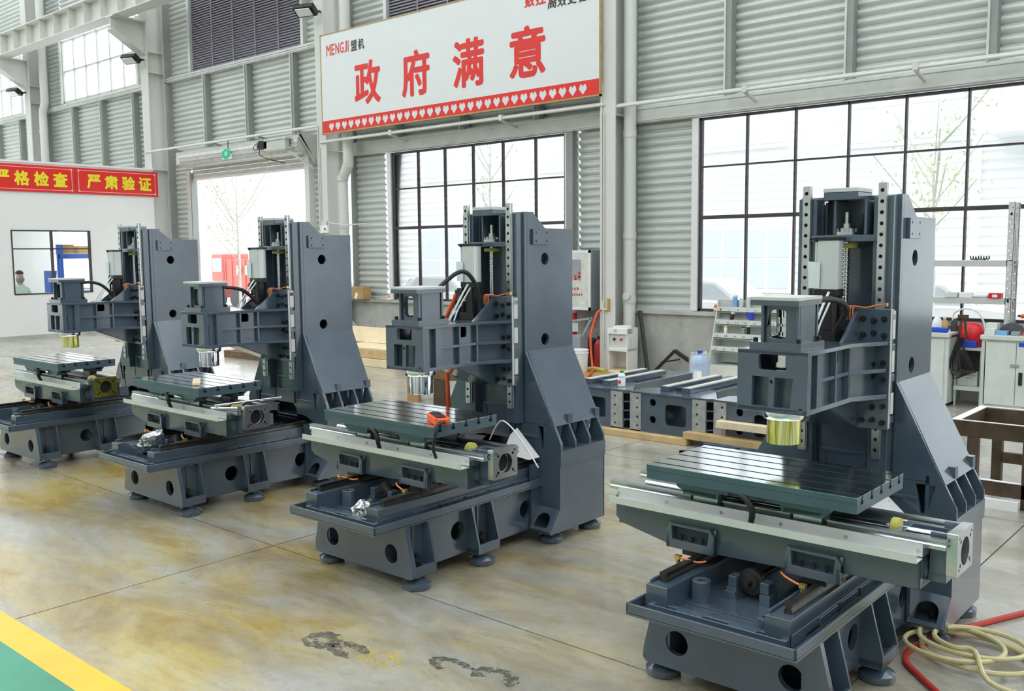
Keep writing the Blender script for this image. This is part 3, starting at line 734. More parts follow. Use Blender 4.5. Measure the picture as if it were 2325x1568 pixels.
def f_mtop(b): b.prism('z', [rect(-.127,.074,-.249,-.027)], 1.605, 1.619)
def f_coupling(b):
    b.lathe((XC,-.13,1.44), [(.030,0),(.030,.02),(.022,.022),(.022,.035),(.033,.037),(.033,.06),(.024,.062),(.024,.066),(.033,.068),(.033,.095),(.018,.097),(.018,.13)], 24)
def f_capbolt(b): b.cyl((0,0,1.442),(0,0,1.458),.010,n=10)
def f_spindlebody(b): b.cyl((XC,-.13,1.19),(XC,-.13,1.40),.052,n=28).cyl((XC,-.13,1.34),(XC,-.13,1.36),.060,n=28)
def f_nose(b):
    n = 28; b.lathe((XC,-.13,1.03), [(.060,0),(.067,.004),(.067,.10),(.066,.102)], n)
def f_collar(b): b.lathe((XC,-.13,1.132), [(.080,0),(.083,.004),(.083,.030),(.080,.036)], 32)
def f_cylbody(b):
    b.prism('z', [rrect(-.080,.014,.255,.335,.012)], 1.63, 1.838)
    for x in (-.080,.005): b.box(x, x+.008, .253, .258, 1.63, 1.838)
def f_cylcaps(b):
    b.box(-.088,.020,.250,.34,1.838,1.852)
    b.cyl((-.105,.262,1.846),(-.080,.262,1.846),.007,n=8).cyl((-.075,.25,1.852),(-.075,.25,1.832),.007,n=8)
def f_cylrods(b):
    for x in (-.072,.006):
        for y in (.262,.328): b.cyl((x,y,1.44),(x,y,1.61),.008,n=8)
    b.cyl((XC,.295,1.42),(XC,.295,1.61),.012,n=10)
def f_cylbase(b): b.box(-.082,.016,.252,.338,1.60,1.632); b.box(-.09,.02,.25,.35,1.412,1.455).box(-.06,.0,.27,.33,1.455,1.60).box(-.13,-.085,.27,.32,1.55,1.595).cyl((-.13,.29,1.575),(-.155,.29,1.575),.012,n=8)
def f_flag(b): b.prism('y', [[(-.103,1.635),(-.055,1.635),(-.053,1.745),(-.108,1.750)]], .246, .2475)
def f_flow(b):
    for i in range(4): b.tube([(.02+.012*i,.34,1.50),(.02+.012*i,.345,1.553),(.03+.012*i,.365,1.556)], .003, 6)
def f_oilpipe(b): b.tube([(.02,.36,1.552),(.06,.365,1.556),(.10,.37,1.552),(.14,.385,1.562),(.17,.39,1.566)], .0032, 6)
def f_fit(b): b.box(.165,.185,.383,.397,1.559,1.573)
def f_tubes(b):
    b.tube([(-.01,.24,1.62),(-.02,.20,1.56),(-.03,.14,1.47),(-.035,.11,1.42)], .0055, 7); b.tube([(.0,.25,1.60),(-.005,.21,1.55),(-.015,.16,1.48),(-.02,.13,1.415)], .0045, 7)

def build_machine(k, x, y, rz, label, tdx, tdy, nose, hose, extras=()):
    root = thing('milling_machine', label, 'machine', (x,y,0), rz, 'unfinished milling machines in a row')
    m = Mach(root); P = m.part
    base = P('base', 'base', f_base, 'cast_paint', None, .004)
    for i, (px, py) in enumerate(((.335,-.53),(-.335,-.53),(.335,-.045),(-.335,-.045),(.385,.50),(-.445,.50),(.39,.87),(-.45,.87))):
        P('leveling_pad', 'pad', f_pad, 'cast_paint', base, 0, (px,py,0))
        if i < 6: P('pad_bolt', 'padbolt', f_padbolt, 'black_steel', base, 0, (px,py,0 if i < 4 else -.0))
    P('chip_tray', 'tray', f_tray, 'cast_paint', None, .003)
    for s in (1,-1):
        rg = P('guideway_ridge', 'ridge%d' % s, f_ridge(s), 'cast_paint', None, .003)
        P('guide_rail', 'yrail%d' % s, f_yrail(.2445 if s > 0 else -.2535), 'oily_iron', rg)
    tr = P('trough_floor', 'trough', f_trough, 'cast_paint', None, .002)
    sc = P('ball_screw', 'bscrew', f_bscrew, 'oily_iron'); [P('screw_mount', 'sblocks', f_sblocks, 'cast_paint', sc, .003, (x_,0,0)) for x_ in (-.082,.05)]
    # column
    col = P('column', 'colfront', f_colfront, 'cast_paint', None, .003)
    for s in (1,-1):
        P('side_cheek', 'colside%d' % s, f_colside(s), 'cast_paint', col)
        P('side_pad', 'namepad%d' % s, f_namepad(s), 'cast_paint', col, .002)
        for y in (.565,.705,.845):
            P('pocket_bolt', 'pbolt', lambda b: b.cyl((0,0,.664),(0,0,.70),.014,n=10).cyl((0,0,.70),(0,0,.712),.009,n=6), 'black_steel', col, 0, (.405 if s > 0 else -.465, y, 0))
    for x0 in (-.213,.121):
        rl = P('linear_rail', 'zrail%.2f' % x0, f_zrail(x0), 'machined', col); P('hole_shade', 'zback%.2f' % x0, f_zback(x0), 'hole_dark', rl)  # dark strip behind the rail holes stands in for their shade
    tb = P('motor_bracket', 'topbr', f_topbracket, 'cast_paint', col, .003); 
    P('bracket_plate', 'topplate', lambda b: b.box(-.107,.047,.390,.56,2.046,2.064), 'tin_plate', col, .002)
    P('lead_screw', 'zscrew', f_zscrew, 'bright_steel', col); P('screw_bearing', 'zshaft', f_zshaft, 'machined', col)
    P('seal_ring', 'zring', lambda b: b.lathe((XC,.472,1.806), [(.046,0),(.048,.003),(.048,.016),(.046,.020)], 22), 'yellow_ring', col)
    # saddle
    sd = P('saddle', 'saddle', f_saddle, 'cast_paint', None, .003, (0,tdy,0)); sy = None
    [P('pocket_shade', 'pockets', f_pockets, 'cast_dark', sd, 0, (x_,0,0)) for x_ in (0,.505)]  # dark sheet paints the shade inside the saddle pockets
    for px in (-.32,-.272,-.228,.18,.228,.275): P('pocket_bolt', 'pktbolt', f_pocketbolt, 'black_steel', sd, 0, (px,0,0))
    P('chip_gutter', 'gutter', f_gutter, 'galv_strip', sd); P('cover_strip', 'strip', f_strip, 'alu_bright' if k == 9 else 'galv_strip', sd)
    for px in (-.629,-.396,-.15,.095,.34,.586): P('strip_screw', 'screw', f_screw, 'bright_steel', sd, 0, (px,0,0))
    for yy in (-.362,-.125): P('linear_rail', 'xrail%.2f' % yy, f_xrail(yy), 'machined', sd)
    mp = P('motor_plate', 'mplate%d' % (k == 1), f_motorplate, 'machined' if k > 1 else 'oily_film', sd, .001); P('bore_shade', 'bore', lambda b: b.cyl((.661,-.246,.763),(.6625,-.246,.763),.046,n=24), 'hole_dark', sd); P('motor_mount', 'xmount', f_xmount, 'cast_paint', sd, .002)  # dark disc in the bore stands in for its shade
    P('ball_screw', 'xscrew', f_xscrew, 'bright_steel', sd); P('bearing_cap', 'xbear', f_xbear, 'yellow_ring', sd)
    for i, px in enumerate((-.30,.215)):
        P('oil_fitting', 'oilfit', lambda b: b.box(-.012,.012,-.475,-.455,.578,.592).cyl((0,-.465,.56),(0,-.465,.58),.009,n=8), 'brass', sd, 0, (px,-.02,.01))
        P('oil_tube', 'oiltube%d' % i, (lambda b: b.tube([(0,-.47,.586),(.04,-.46,.580),(.075,-.44,.572),(.10,-.42,.575)], .0042, 6)) if i == 0 else (lambda b: b.tube([(0,-.47,.586),(-.04,-.46,.592),(-.075,-.45,.60),(-.10,-.43,.605)], .0042, 6)), 'copper_pipe', sd, 0, (px,-.02,.01))
    for px, py in ((-.275,-.36),(.23,-.36)):
        P('slide_block', 'yblock', lambda b: b.box(-.045,.045,-.06,.06,.585,.615), 'oily_iron', sd, .002, (px,py,0))
    # table
    tab = P('worktable', 'table', f_table, 'table_paint', None, .0015, (tdx, tdy-.245, 0))
    for i in range(6): P('table_land', 'tabletop%d' % i, f_tabletop(i), 'table_steel', tab)
    P('table_carriage', 'carriage', f_carriage, 'cast_paint', tab, .002)
    for px in (-.21,.21):
        for py in (-.117,.12):
            sb = P('slide_block', 'xblock', f_slideblock, 'machined', tab, .002, (px,py,0)); P('end_seal', 'xcap', f_endcap, 'black_plastic', tab, 0, (px,py,0))
    P('cable_hose', 'tabhose', lambda b: b.tube([(-.10,-.44,.875),(-.06,-.46,.884),(-.02,-.478,.878),(.006,-.482,.85),(.01,-.478,.82),(-.006,-.455,.782)], .012, 10), 'hose_black', sd)
    # head
    hd = P('spindle_head', 'head', f_head, 'cast_paint', None, .003)
    P('slide_plate', 'slide', f_slide, 'cast_paint', hd, .003); P('gib_strip', 'edge', f_edge, 'tin_plate', hd)
    for bx, bz in ((.089,1.505),(.136,1.497),(.179,1.506),(.091,1.435),(.136,1.445),(.18,1.435),(.136,1.312),(.179,1.318),(.137,1.257),(.18,1.246),(.137,1.125),(.181,1.132),(.094,1.065),(.139,1.07),(.181,1.062),(-.196,1.505),(-.239,1.506),(-.196,1.445),(-.24,1.435),(-.239,1.132),(-.241,1.062)):
        P('hex_bolt', 'hexbolt', f_hexbolt, 'black_steel', hd, 0, (bx,0,bz))
    for bx in (-.196,.139):
        for bz in (1.14,1.43): P('slide_block', 'zblock', f_zblock, 'machined', hd, .002, (bx,0,bz))
    br = P('motor_stand', 'mbracket', f_mbracket, 'cast_paint', hd, .003); P('stand_plate', 'mtop', f_mtop, 'tin_plate', hd, .002)
    P('coupling', 'coupling', f_coupling, 'bright_steel', hd); P('spindle_sleeve', 'spbody', f_spindlebody, 'bright_steel', hd)
    for bx, by in ((-.112,-.225),(.066,-.225),(-.112,-.04),(.066,-.04)): P('cap_bolt', 'capbolt', f_capbolt, 'black_steel', hd, 0, (bx,by,0))
    P('spindle_nose', 'nose_'+nose, f_nose, nose, hd); P('nose_collar', 'collar'+nose, f_collar, 'bright_steel', hd)
    ac = P('air_cylinder', 'cylbody', f_cylbody, 'cyl_alu', None, .001)
    P('cylinder_cap', 'cylcaps', f_cylcaps, 'black_plastic', ac, .002); P('tie_rod', 'cylrods', f_cylrods, 'black_steel', ac)
    P('valve_block', 'cylbase', f_cylbase, 'black_plastic', ac, .002); P('plastic_tag', 'flag', f_flag, 'clear_plastic', ac)
    P('oil_distributor', 'flow', f_flow, 'copper_pipe', hd); P('oil_tube', 'oilpipe', f_oilpipe, 'copper_pipe', hd); P('oil_fitting', 'fit', f_fit, 'brass', hd)
    P('air_tube', 'tubes', f_tubes, 'clear_plastic', hd)
    hb = MB().tube(hose, .0125, 10); obj('cable_hose', hb, 'hose_black', hd, zo=ZO)
    return root
mat('table_paint', (.085,.132,.160), .30, .3, .08, 4)
build_machine(4, -1.577, 3.634, .004, 'nearest machine at the right, with a yellow-wrapped spindle nose', -.026, 0, 'yellow_film',
    [(.05,-.05,1.60),(.07,.05,1.60),(.085,.14,1.585),(.085,.20,1.55),(.06,.22,1.51),(.03,.24,1.47),(.02,.25,1.44)])
build_machine(3, -3.707, 3.659, .008, 'second machine from the right, with an orange remote control on its table', -.001, -.006, 'silver_film',
    [(-.03,-.04,1.56),(-.02,.05,1.63),(.01,.14,1.69),(.03,.2,1.68),(.05,.25,1.60),(.05,.27,1.50),(.045,.28,1.43)])
build_machine(2, -5.816, 3.640, -.004, 'third machine from the right, with crumpled foil in its base tray', -.032, .012, 'silver_film',
    [(.05,-.06,1.575),(.06,.02,1.57),(.065,.10,1.55),(.06,.17,1.50),(.05,.22,1.45)])
build_machine(1, -7.970, 3.638, .008, 'leftmost and farthest machine, in front of the white office wall', -.046, .055, 'yellow_film',
    [(.05,-.06,1.575),(.06,.02,1.58),(.065,.10,1.56),(.06,.17,1.51),(.05,.22,1.45)])
# ================================================================== SIGNS
mat('sign_white', (.72,.74,.74), .35, 0, .02, 1); mat('sign_red', (.72,.018,.012), .4, 0, .04, 2); mat('sign_wood', (.42,.30,.13), .6, 0, .2, 6)
mat('ink_black', (.02,.02,.02), .5, 0, 0); mat('ink_orange', (.75,.30,.03), .5, 0, 0); mat('glyph_yellow', (.85,.72,.02), .45, 0, .03); mat('heart_grey', (.70,.70,.70), .4, 0, .05, 10)
mat('line_pink', (.85,.45,.42), .5, 0, 0)
def glyphs(body, m):
    """flat lettering mesh normalised to the unit box"""
    cu = bpy.data.curves.new('lettering', 'FONT'); cu.body = body; cu.size = 1; cu.resolution_u = 3
    o = bpy.data.objects.new('lettering', cu); COL.objects.link(o); bpy.context.view_layer.update()
    me = bpy.data.meshes.new_from_object(o.evaluated_get(bpy.context.evaluated_depsgraph_get()))
    bpy.data.objects.remove(o); bpy.data.curves.remove(cu)
    xs = [v.co.x for v in me.vertices]; ys = [v.co.y for v in me.vertices]
    a, c = min(xs), max(xs); d, e = min(ys), max(ys)
    V = [((v.co.x-a)/(c-a), (v.co.y-d)/(e-d)) for v in me.vertices]; F = [tuple(p.vertices) for p in me.polygons]
    bpy.data.meshes.remove(me); return V, F
def letter(name, body, m, parent, o, u, v, w, h, bold=0.0, shear=0):
    """lettering with lower left corner o, along u, upward v (survey units); bold thickens the strokes"""
    V, F = glyphs(body, m); o, u, v = Vector(o), Vector(u).normalized(), Vector(v); nrm = u.cross(v)
    b = MB(); sh = [(0,0)] if not bold else [(bold*math.cos(k*PI/4), bold*math.sin(k*PI/4)) for k in range(8)]+[(0,0)]
    for k, (dx, dy) in enumerate(sh):
        x0, y0 = bold+dx, bold+dy; ww, hh = w-2*bold, h-2*bold
        b.add([o + u*(x0+p[0]*ww + shear*p[1]*h) + v*(y0+p[1]*hh) + nrm*(.00012*k) for p in V], F)
    me = bpy.data.meshes.new(name); me.from_pydata([tuple(Vector(p)*K) for p in b.v], [], b.f); me.materials.append(M[m]); me.update()
    x = bpy.data.objects.new(name, me); COL.objects.link(x); x.parent = parent; return x
sb = thing('sign_board', 'large white sign board with four big red Chinese characters', 'sign', (-13.88,10.80,3.82))
SW, SH = 6.16, 1.75
obj('panel', MB().box(.02, SW-.02, -.01, .0, .02, SH-.02), 'sign_white', sb)
obj('wooden_frame', MB().box(0,SW,-.014,.03,0,.022).box(0,SW,-.014,.03,SH-.022,SH).box(0,.022,-.014,.03,0,SH).box(SW-.022,SW,-.014,.03,0,SH), 'sign_wood', sb)
obj('red_band', MB().box(.022, SW-.022, -.012, -.010, .022, .235), 'sign_red', sb)
for i in range(32):
    x = .27+i*(5.86-.27)/31
    obj('heart', MB().prism('y', [[(x,.045),(x+.068,.125),(x+.052,.175),(x+.026,.190),(x,.155),(x-.026,.190),(x-.052,.175),(x-.068,.125)]], -.0135, -.012), 'heart_grey', sb)
E_ = (1,0,0); U_ = (0,0,1)
for ch, x0, x1 in (('政',.93,1.61),('府',2.14,2.80),('满',3.32,3.99),('意',4.50,5.19)):
    letter('character', ch, 'sign_red', sb, (x0,-.013,.41), E_, U_, x1-x0, .74, .020)
for ch, x, w in (('M',.18,.125),('E',.325,.085),('N',.435,.10),('G',.56,.10),('J',.68,.07),('I',.775,.02)):
    letter('logo_letter', ch, 'sign_red', sb, (x,-.013,1.36), E_, U_, w, .19, .002)
obj('logo_accent', MB().prism('y', [[(.265,1.36),(.285,1.36),(.315,1.55),(.295,1.55)]], -.0145, -.013), 'ink_orange', sb)
for ch, x in (('盟',.86),('机',1.05)): letter('logo_letter', ch, 'ink_black', sb, (x,-.013,1.35), E_, U_, .16, .18, .003)
for i, ch in enumerate('数控机床'): letter('slogan_letter', ch, 'sign_red', sb, (4.80+i*.21,-.013,1.40), E_, U_, .19, .19, .006, .15)
for i, ch in enumerate('高效更智能'): letter('slogan_letter', ch, 'ink_black', sb, (5.23+i*.18,-.013,1.31), E_, U_, .16, .17, .003, .15)
# red banner panels on the office wall (face +x)
for k, (y0, body, lab) in enumerate(((7.62-1.75,'严格检查','red banner panel with yellow characters cut by the left edge'), (9.43,'严肃验证','red banner panel with four yellow characters at the end of the office wall'))):
    y0 = 9.10 if k else 7.24; L_ = 1.85 if k else 1.85
    bn = thing('banner', lab, 'banner', (XL+.02,y0,2.995), 0, 'red banners on the office wall')
    obj('cloth', MB().box(0,.012,0,L_,0,.545), 'sign_red', bn)
    fr = MB(); t = .012
    for a, c, d_, e in ((.08,L_-.08,.045,.045+t),(.08,L_-.08,.50-t,.50),(.06,.06+t,.07,.475),(L_-.06-t,L_-.06,.07,.475)): fr.box(.012,.0135,a,c,d_,e)
    for y, z in ((.07,.058),(L_-.07,.058),(.07,.487),(L_-.07,.487)): fr.prism('x', [circ(y,z,.028,4)], .012, .0137)
    obj('border_line', fr, 'line_pink', bn)
    for i, ch in enumerate(body):
        letter('character', ch, 'glyph_yellow', bn, (.0138, .24+i*.385, .12), (0,1,0), U_, .30, .30, .012)
# ================================================================== WALL FITTINGS
mat('exit_green', (.0,.55,.28), .4, 0, 0); mat('lamp_lens', (.75,.76,.78), .25, 0, 0); mat('grey_box', (.30,.34,.37), .45, .2, .05, 3); mat('white_plastic', (.82,.83,.83), .35, 0, .02, 3)
ex = thing('exit_sign', 'small green exit sign hanging over the shutter door', 'exit sign', (-17.22,10.84,3.62))
obj('panel', MB().box(0,.32,-.02,0,0,.10), 'white_plastic', ex); obj('lit_face', MB().prism('y', [rrect(.0,.30,.03,.17,.03)], -.024, -.018).prism('y', [rrect(.07,.23,.0,.20,.03)], -.0245, -.018), 'exit_green', ex)
obj('pictogram', MB().box(.09,.21,-.027,-.024,.09,.102).box(.09,.21,-.027,-.024,.12,.13).box(.13,.145,-.027,-.024,.06,.16).box(.165,.175,-.027,-.024,.06,.16), 'white_plastic', ex)
obj('cord', MB().tube([(.2,0,.2),(.19,0,.30),(.22,0,.36)], .008, 6), 'hose_black', ex)
for x, z, lab in ((-14.02,6.0,'flood lamp on the column left of the sign board'), (-20.37,6.03,'flood lamp on the wide column above the office wall end'), (-26.7,6.04,'flood lamp at the far left edge')):
    f = thing('flood_lamp', lab, 'lamp', (x,10.60,z), 0, 'flood lamps on the columns')
    b = MB().obox((0,0,0), (.42,.10,.22), .3, .95); obj('housing', b, 'black_steel', f, .006)
    obj('lens', MB().obox((.0+.03,-.06,-.055), (.30,.012,.16), .3, .95), 'lamp_lens', f); obj('yoke', MB().bar((.15,.02,0),(.10,.25,0),.03), 'black_steel', f)
so = thing('socket_box', 'white wall socket box low on the column left of the sign board', 'socket', (-14.05,10.84,2.06))
obj('case', MB().box(0,.22,-.03,.01,0,.14), 'white_plastic', so, .006); obj('outlet', MB().cyl((.14,-.034,.07),(.14,-.03,.07),.02,n=10), 'black_plastic', so); obj('trunking', MB().box(.02,.16,-.015,.01,.14,.22), 'column_paint', so, .004)
tag(obj('wall_cable', MB().tube([(-13.8,10.82,2.24),(-13.5,10.95,2.20),(-13.2,11.2,2.22)], .012), 'column_paint'), 'thin white cable from the socket box to the wall', 'cable')
eb = thing('electrical_cabinet', 'wall cabinet with crumpled silver film cover and red print', 'cabinet', (-8.75,10.9,.84))
obj('case', MB().box(0,.80,.0,.33,0,.86), 'grey_box', eb, .006); 
mat('silver_sheet', (.80,.79,.78), .22, .8, .15, 4, 1.0, 7)
obj('film_cover', MB().box(.0,.80,-.02,.0,.0,.86), 'silver_sheet', eb); obj('film_frame', MB().box(.76,.80,-.03,-.018,0,.86).box(0,.80,-.03,-.018,0,.04).box(0,.80,-.03,-.018,.82,.86), 'alu_bright', eb)
obj('viewing_window', MB().prism('y', [[(.2,.50),(.62,.42),(.62,.72),(.2,.74)]], -.024, -.020), 'louvre', eb)
for i, (x, z, w_, h_) in enumerate(((.42,.42,.05,.09),(.50,.43,.05,.08),(.57,.46,.05,.10),(.45,.28,.03,.04),(.50,.285,.03,.035),(.55,.29,.03,.04),(.42,.20,.025,.035),(.46,.20,.025,.035),(.50,.20,.025,.035),(.54,.205,.025,.03),(.58,.205,.025,.03),(.62,.21,.025,.03))): obj('red_mark', MB().box(x,x+w_,-.0245,-.022,z,z+h_*.35).box(x+w_*.35,x+w_*.6,-.0245,-.022,z,z+h_).box(x,x+w_,-.0245,-.022,z+h_*.6,z+h_*.75), 'sign_red', eb)
tag(obj('orange_hose', MB().tube([(-7.74,10.84,.86),(-7.80,10.80,.78),(-7.82,10.70,.5),(-7.80,10.68,.25),(-7.72,10.60,.06),(-7.56,10.36,.026),(-7.3,9.9,.026),(-7.0,9.6,.02)], .016), 'orange'), 'orange air hose hanging down the column beside the wall cabinet', 'hose')
tag(obj('pipe_valve', MB().cyl((-7.70,10.84,.86),(-7.60,10.84,.86),.015).cyl((-7.62,10.84,.86),(-7.62,10.84,1.02),.02), 'brass'), 'small brass valve on the column at the orange hose', 'valve')
# ================================================================== THINGS ON THE FLOOR
mat('cardboard', (.42,.26,.11), .8, 0, .15, 5); mat('wood', (.60,.42,.20), .65, 0, .22, 5); mat('pale_wood', (.80,.66,.44), .6, 0, .12, 4); mat('dark_wood', (.16,.10,.05), .7, 0, .3, 6)
mat('brown_steel', (.085,.055,.035), .5, .3, .35, 7); mat('water_blue', (.22,.45,.78), .15, 0, .15, 6); mat('bag_white', (.82,.85,.88), .2, 0, .05, 9)
mat('blue', (.02,.07,.55), .4, 0, .1); mat('red', (.70,.015,.02), .35, 0, .08); mat('green', (.01,.30,.09), .4, 0, .05); mat('amber', (.60,.36,.08), .3, 0, .1); mat('dark_cloth', (.05,.05,.055), .8, 0, .4, 20)
mat('cab_white', (.66,.69,.65), .45, 0, .07, 5); mat('shelf_grey', (.60,.61,.59), .45, .2, .06, 4); mat('hose_clear', (.62,.55,.30), .25, 0, .06); mat('red_hose', (.50,.03,.02), .35, 0, .08); mat('blue_paint', (.05,.09,.15), .35, 0, .1)
mat('paper', (.86,.86,.85), .6, 0, .02)
bx = thing('cardboard_box', 'small brown cardboard box on the window sill under the sign board', 'box', (-13.50,11.02,.855))
obj('carton', MB().box(0,.36,0,.20,0,.22), 'cardboard', bx, .004); obj('label', MB().plate((.12,-.002,.03), (.8,0,-.4), (.4,0,.8), [rect(0,.07,0,.11)], .002), 'paper', bx)

# column castings lying on timbers
def lying_casting(cx, label):
    r = thing('column_casting', label, 'casting', (cx,7.06,.055), 0, 'column castings lying on timbers')
    fl = MB().prism('y', [[(-.27,0),(.26,0),(.26,.35),(-.27,.35)], rrect(-.02,.19,.085,.27,.03), circ(-.15,.275,.033,16), circ(-.15,.12,.033,16)], .01, .03)
    fl.box(-.385,-.37,.02,.30,0,.35).box(-.385,.385,.0,.36,0,.012).box(-.27,.26,.16,.172,.01,.34)
    fl.prism('z', [[(-.385,0),(.385,0),(.47,.05),(.30,.34),(.20,.50),(-.20,.50),(-.30,.34),(-.385,.25)]], .345, .36)
    obj('foot', fl, 'cast_paint', r, .004)
    for x0, x1 in ((-.388,-.27),(.255,.388)):
        hs = [circ((x0+x1)/2+.02*(1 if x0 < 0 else -1), z, .011, 10) for z in (.05,.13,.215,.30)]
        p = obj('foot_flange', MB().prism('y', [rect(x0,x1,.0,.352)]+hs, 0, .022), 'raw_grey', r, .002); obj('bolt_hole_shade', MB().box(x0+.01,x1-.01,.023,.026,.02,.34), 'hole_dark', p)  # near-black strip paints the shade in the bolt holes
    for k in range(5): obj('end_rib', MB().bar((.388,.005,.007+.083*k),(.462,.055,.007+.083*k),.03,.013), 'cast_paint', r)
    obj('pocket_shade', MB().add([(.40,.03,.01),(.44,.16,.01),(.44,.16,.34),(.40,.03,.34)], [(0,1,2,3)]), 'hole_dark', r)  # near-black sheet stands in for the shade behind the end ribs
    obj('trunk', MB().prism('z', [[(-.30,.30),(.32,.30),(.22,.46),(.22,1.55),(-.22,1.55),(-.22,.46)]], .02, .35), 'cast_paint', r, .005)
    for x in (-.12,.10):
        g = obj('guideway', MB().box(x-.045,x+.045,.16,1.15,.36,.405).box(x-.045,x+.02,.19,1.10,.345,.36), 'cast_paint', r, .003)
        obj('machined_face', MB().box(x-.03,x+.03,.16,1.15,.405,.4095), 'tin_plate', g)
        obj('pale_edge', MB().box(x-.003,x+.004,.17,1.15,.405,.411), 'pale_wood', g)  # narrow pale line along the guideway top
    obj('bearing_seat', MB().box(-.05,.05,.24,.30,.36,.395), 'cast_dark', r)
    return r
lying_casting(-5.19, 'column casting lying nearest the middle machine, milk bottle on it')
lying_casting(-4.335, 'column casting lying in the middle with a big square hole')
lying_casting(-3.485, 'column casting lying partly behind the nearest machine')
tag(obj('timber', MB().box(-5.6,-4.09,6.98,7.10,0,.055), 'wood', None, .003), 'long rough timber under the first two castings', 'timber')
tag(obj('timber', MB().obox((-3.55,7.02,.09), (1.15,.11,.06), -.04), 'wood', None, .003), 'rough timber on the blue frame in front of the third casting', 'timber')
tag(obj('timber', MB().obox((-3.5,7.01,.225), (.60,.09,.06), .0), 'pale_wood', None, .003), 'short pale timber block stacked against the third casting', 'timber')
bf = thing('steel_skid', 'blue steel channel frame on the floor behind the table of the nearest machine', 'skid', (-3.9,6.55,0))
obj('side_channel', MB().box(0,.9,0,.05,0,.06).box(0,.9,0,.012,.03,.06), 'blue_paint', bf, .002); obj('side_channel', MB().box(0,.9,.38,.42,0,.06), 'blue_paint', bf, .002)
obj('cross_bar', MB().bar((.05,.0,.05),(.45,.42,.05),.05,.03), 'blue_paint', bf); obj('cross_bar', MB().bar((.35,.0,.05),(.35,.42,.05),.04,.03), 'blue_paint', bf); obj('cross_bar', MB().bar((.85,.0,.05),(.85,.42,.05),.04,.03), 'blue_paint', bf)
mk = thing('milk_bottle', 'small white milk bottle with green cap on the first casting', 'bottle', (-4.942,7.25,.415))
obj('body', MB().lathe((0,0,0), [(.032,0),(.036,.005),(.036,.07),(.030,.085),(.036,.095),(.034,.11),(.020,.125),(.020,.13)], 18), 'white_plastic', mk); obj('cap', MB().cyl((0,0,.13),(0,0,.147),.020,n=14), 'green', mk)
obj('label', MB().box(-.012,.012,-.038,-.036,.03,.06), 'red', mk)

# water dispenser
wd = thing('water_dispenser', 'white water dispenser standing beside the steel column', 'dispenser', (-7.36,10.82,0), .05)
obj('side_panel', MB().box(.145,.16,-.14,.14,0,.62), 'white_plastic', wd, .003); obj('side_panel', MB().box(-.16,-.145,-.14,.14,0,.62), 'white_plastic', wd, .003)
obj('back_panel', MB().box(-.16,.16,.12,.14,0,.62), 'white_plastic', wd); obj('base', MB().box(-.16,.16,-.14,.14,0,.04), 'white_plastic', wd); obj('front_top', MB().box(-.16,.16,-.145,-.0,.54,.62).box(-.16,.16,-.13,.12,.30,.345), 'white_plastic', wd, .004)
obj('tap_recess', MB().box(-.145,.145,-.11,-.10,.345,.54), 'cab_white', wd); obj('top_cover', MB().lathe((0,0,.62), [(.13,0),(.13,.02),(.09,.03)], 22), 'white_plastic', wd)
for x in (-.06,.05): obj('tap', MB().cyl((x,-.11,.47),(x,-.135,.47),.014).box(x-.03,x+.03,-.135,-.13,.466,.474).cyl((x,-.13,.47),(x,-.13,.445),.008), 'red' if x > 0 else 'black_plastic', wd)
obj('badge', MB().cyl((-.03,-.146,.585),(-.03,-.145,.585),.03), 'shelf_grey', wd)
vt = MB()
for y in (-.07,.03):
    for i in range(12): vt.box(.1602,.161,y,y+.06,.36+i*.012,.364+i*.012)
obj('vent_slots', vt, 'shelf_grey', wd)['kind'] = 'stuff'
obj('lower_shelf', MB().box(-.145,.145,-.14,.12,.04,.05), 'wood', wd)
# black bar and bent frame against the plinth
tag(obj('black_bar', MB().bar((-7.30,11.16,.84),(-7.05,10.98,.026),.045), 'black_steel'), 'black square bar leaning against the concrete plinth', 'bar')
tag(obj('bent_frame', MB().bar((-6.98,11.05,.015),(-6.72,11.15,.31),.045).bar((-6.72,11.15,.31),(-6.33,11.10,.12),.045).bar((-6.90,11.08,.14),(-6.62,11.12,.20),.02), 'black_steel'), 'dark bent steel frame lying against the plinth', 'frame')
wbt = thing('water_bottle', 'big blue water bottle in a white plastic bag on the floor', 'water bottle', (-6.02,10.60,.006))
obj('bottle', MB().lathe((0,0,0), [(.115,0),(.122,.01),(.122,.08),(.116,.09),(.122,.10),(.122,.18),(.116,.19),(.122,.20),(.120,.26),(.09,.31),(.035,.34),(.03,.36)], 24), 'water_blue', wbt)
obj('cap', MB().cyl((0,0,.355),(0,0,.395),.034,n=16), 'blue', wbt); obj('label', MB().box(-.01,.10,-.126,-.12,.05,.15), 'paper', wbt)
bag = []; random.seed(3)
for k, (z, r) in enumerate(((.005,.128),(.08,.131),(.16,.130),(.24,.134),(.30,.128),(.345,.105),(.37,.12))): bag.append((z, r))
V = []; F = []; n = 22
for z, r in bag:
    for i in range(n):
        a = 2*PI*i/n; rr = r*(1+(.05 if i % 2 else -.02)*(z > .2)+random.uniform(-.012,.02)); V.append((rr*math.cos(a), rr*math.sin(a), z+(random.uniform(-.02,.03) if z > .36 else 0)))
for k in range(len(bag)-1): F += [(k*n+i, k*n+(i+1)%n, (k+1)*n+(i+1)%n, (k+1)*n+i) for i in range(n)]
t, b = nt('thin_bag'); out = t.nodes['Material Output']; tr = N(t,'ShaderNodeBsdfTransparent'); ms = N(t,'ShaderNodeMixShader'); ms.inputs[0].default_value = .38
b.inputs['Base Color'].default_value = (.9,.92,.95,1); b.inputs['Roughness'].default_value = .25
t.links.new(tr.outputs[0], ms.inputs[1]); t.links.new(b.outputs[0], ms.inputs[2]); t.links.new(ms.outputs[0], out.inputs[0])
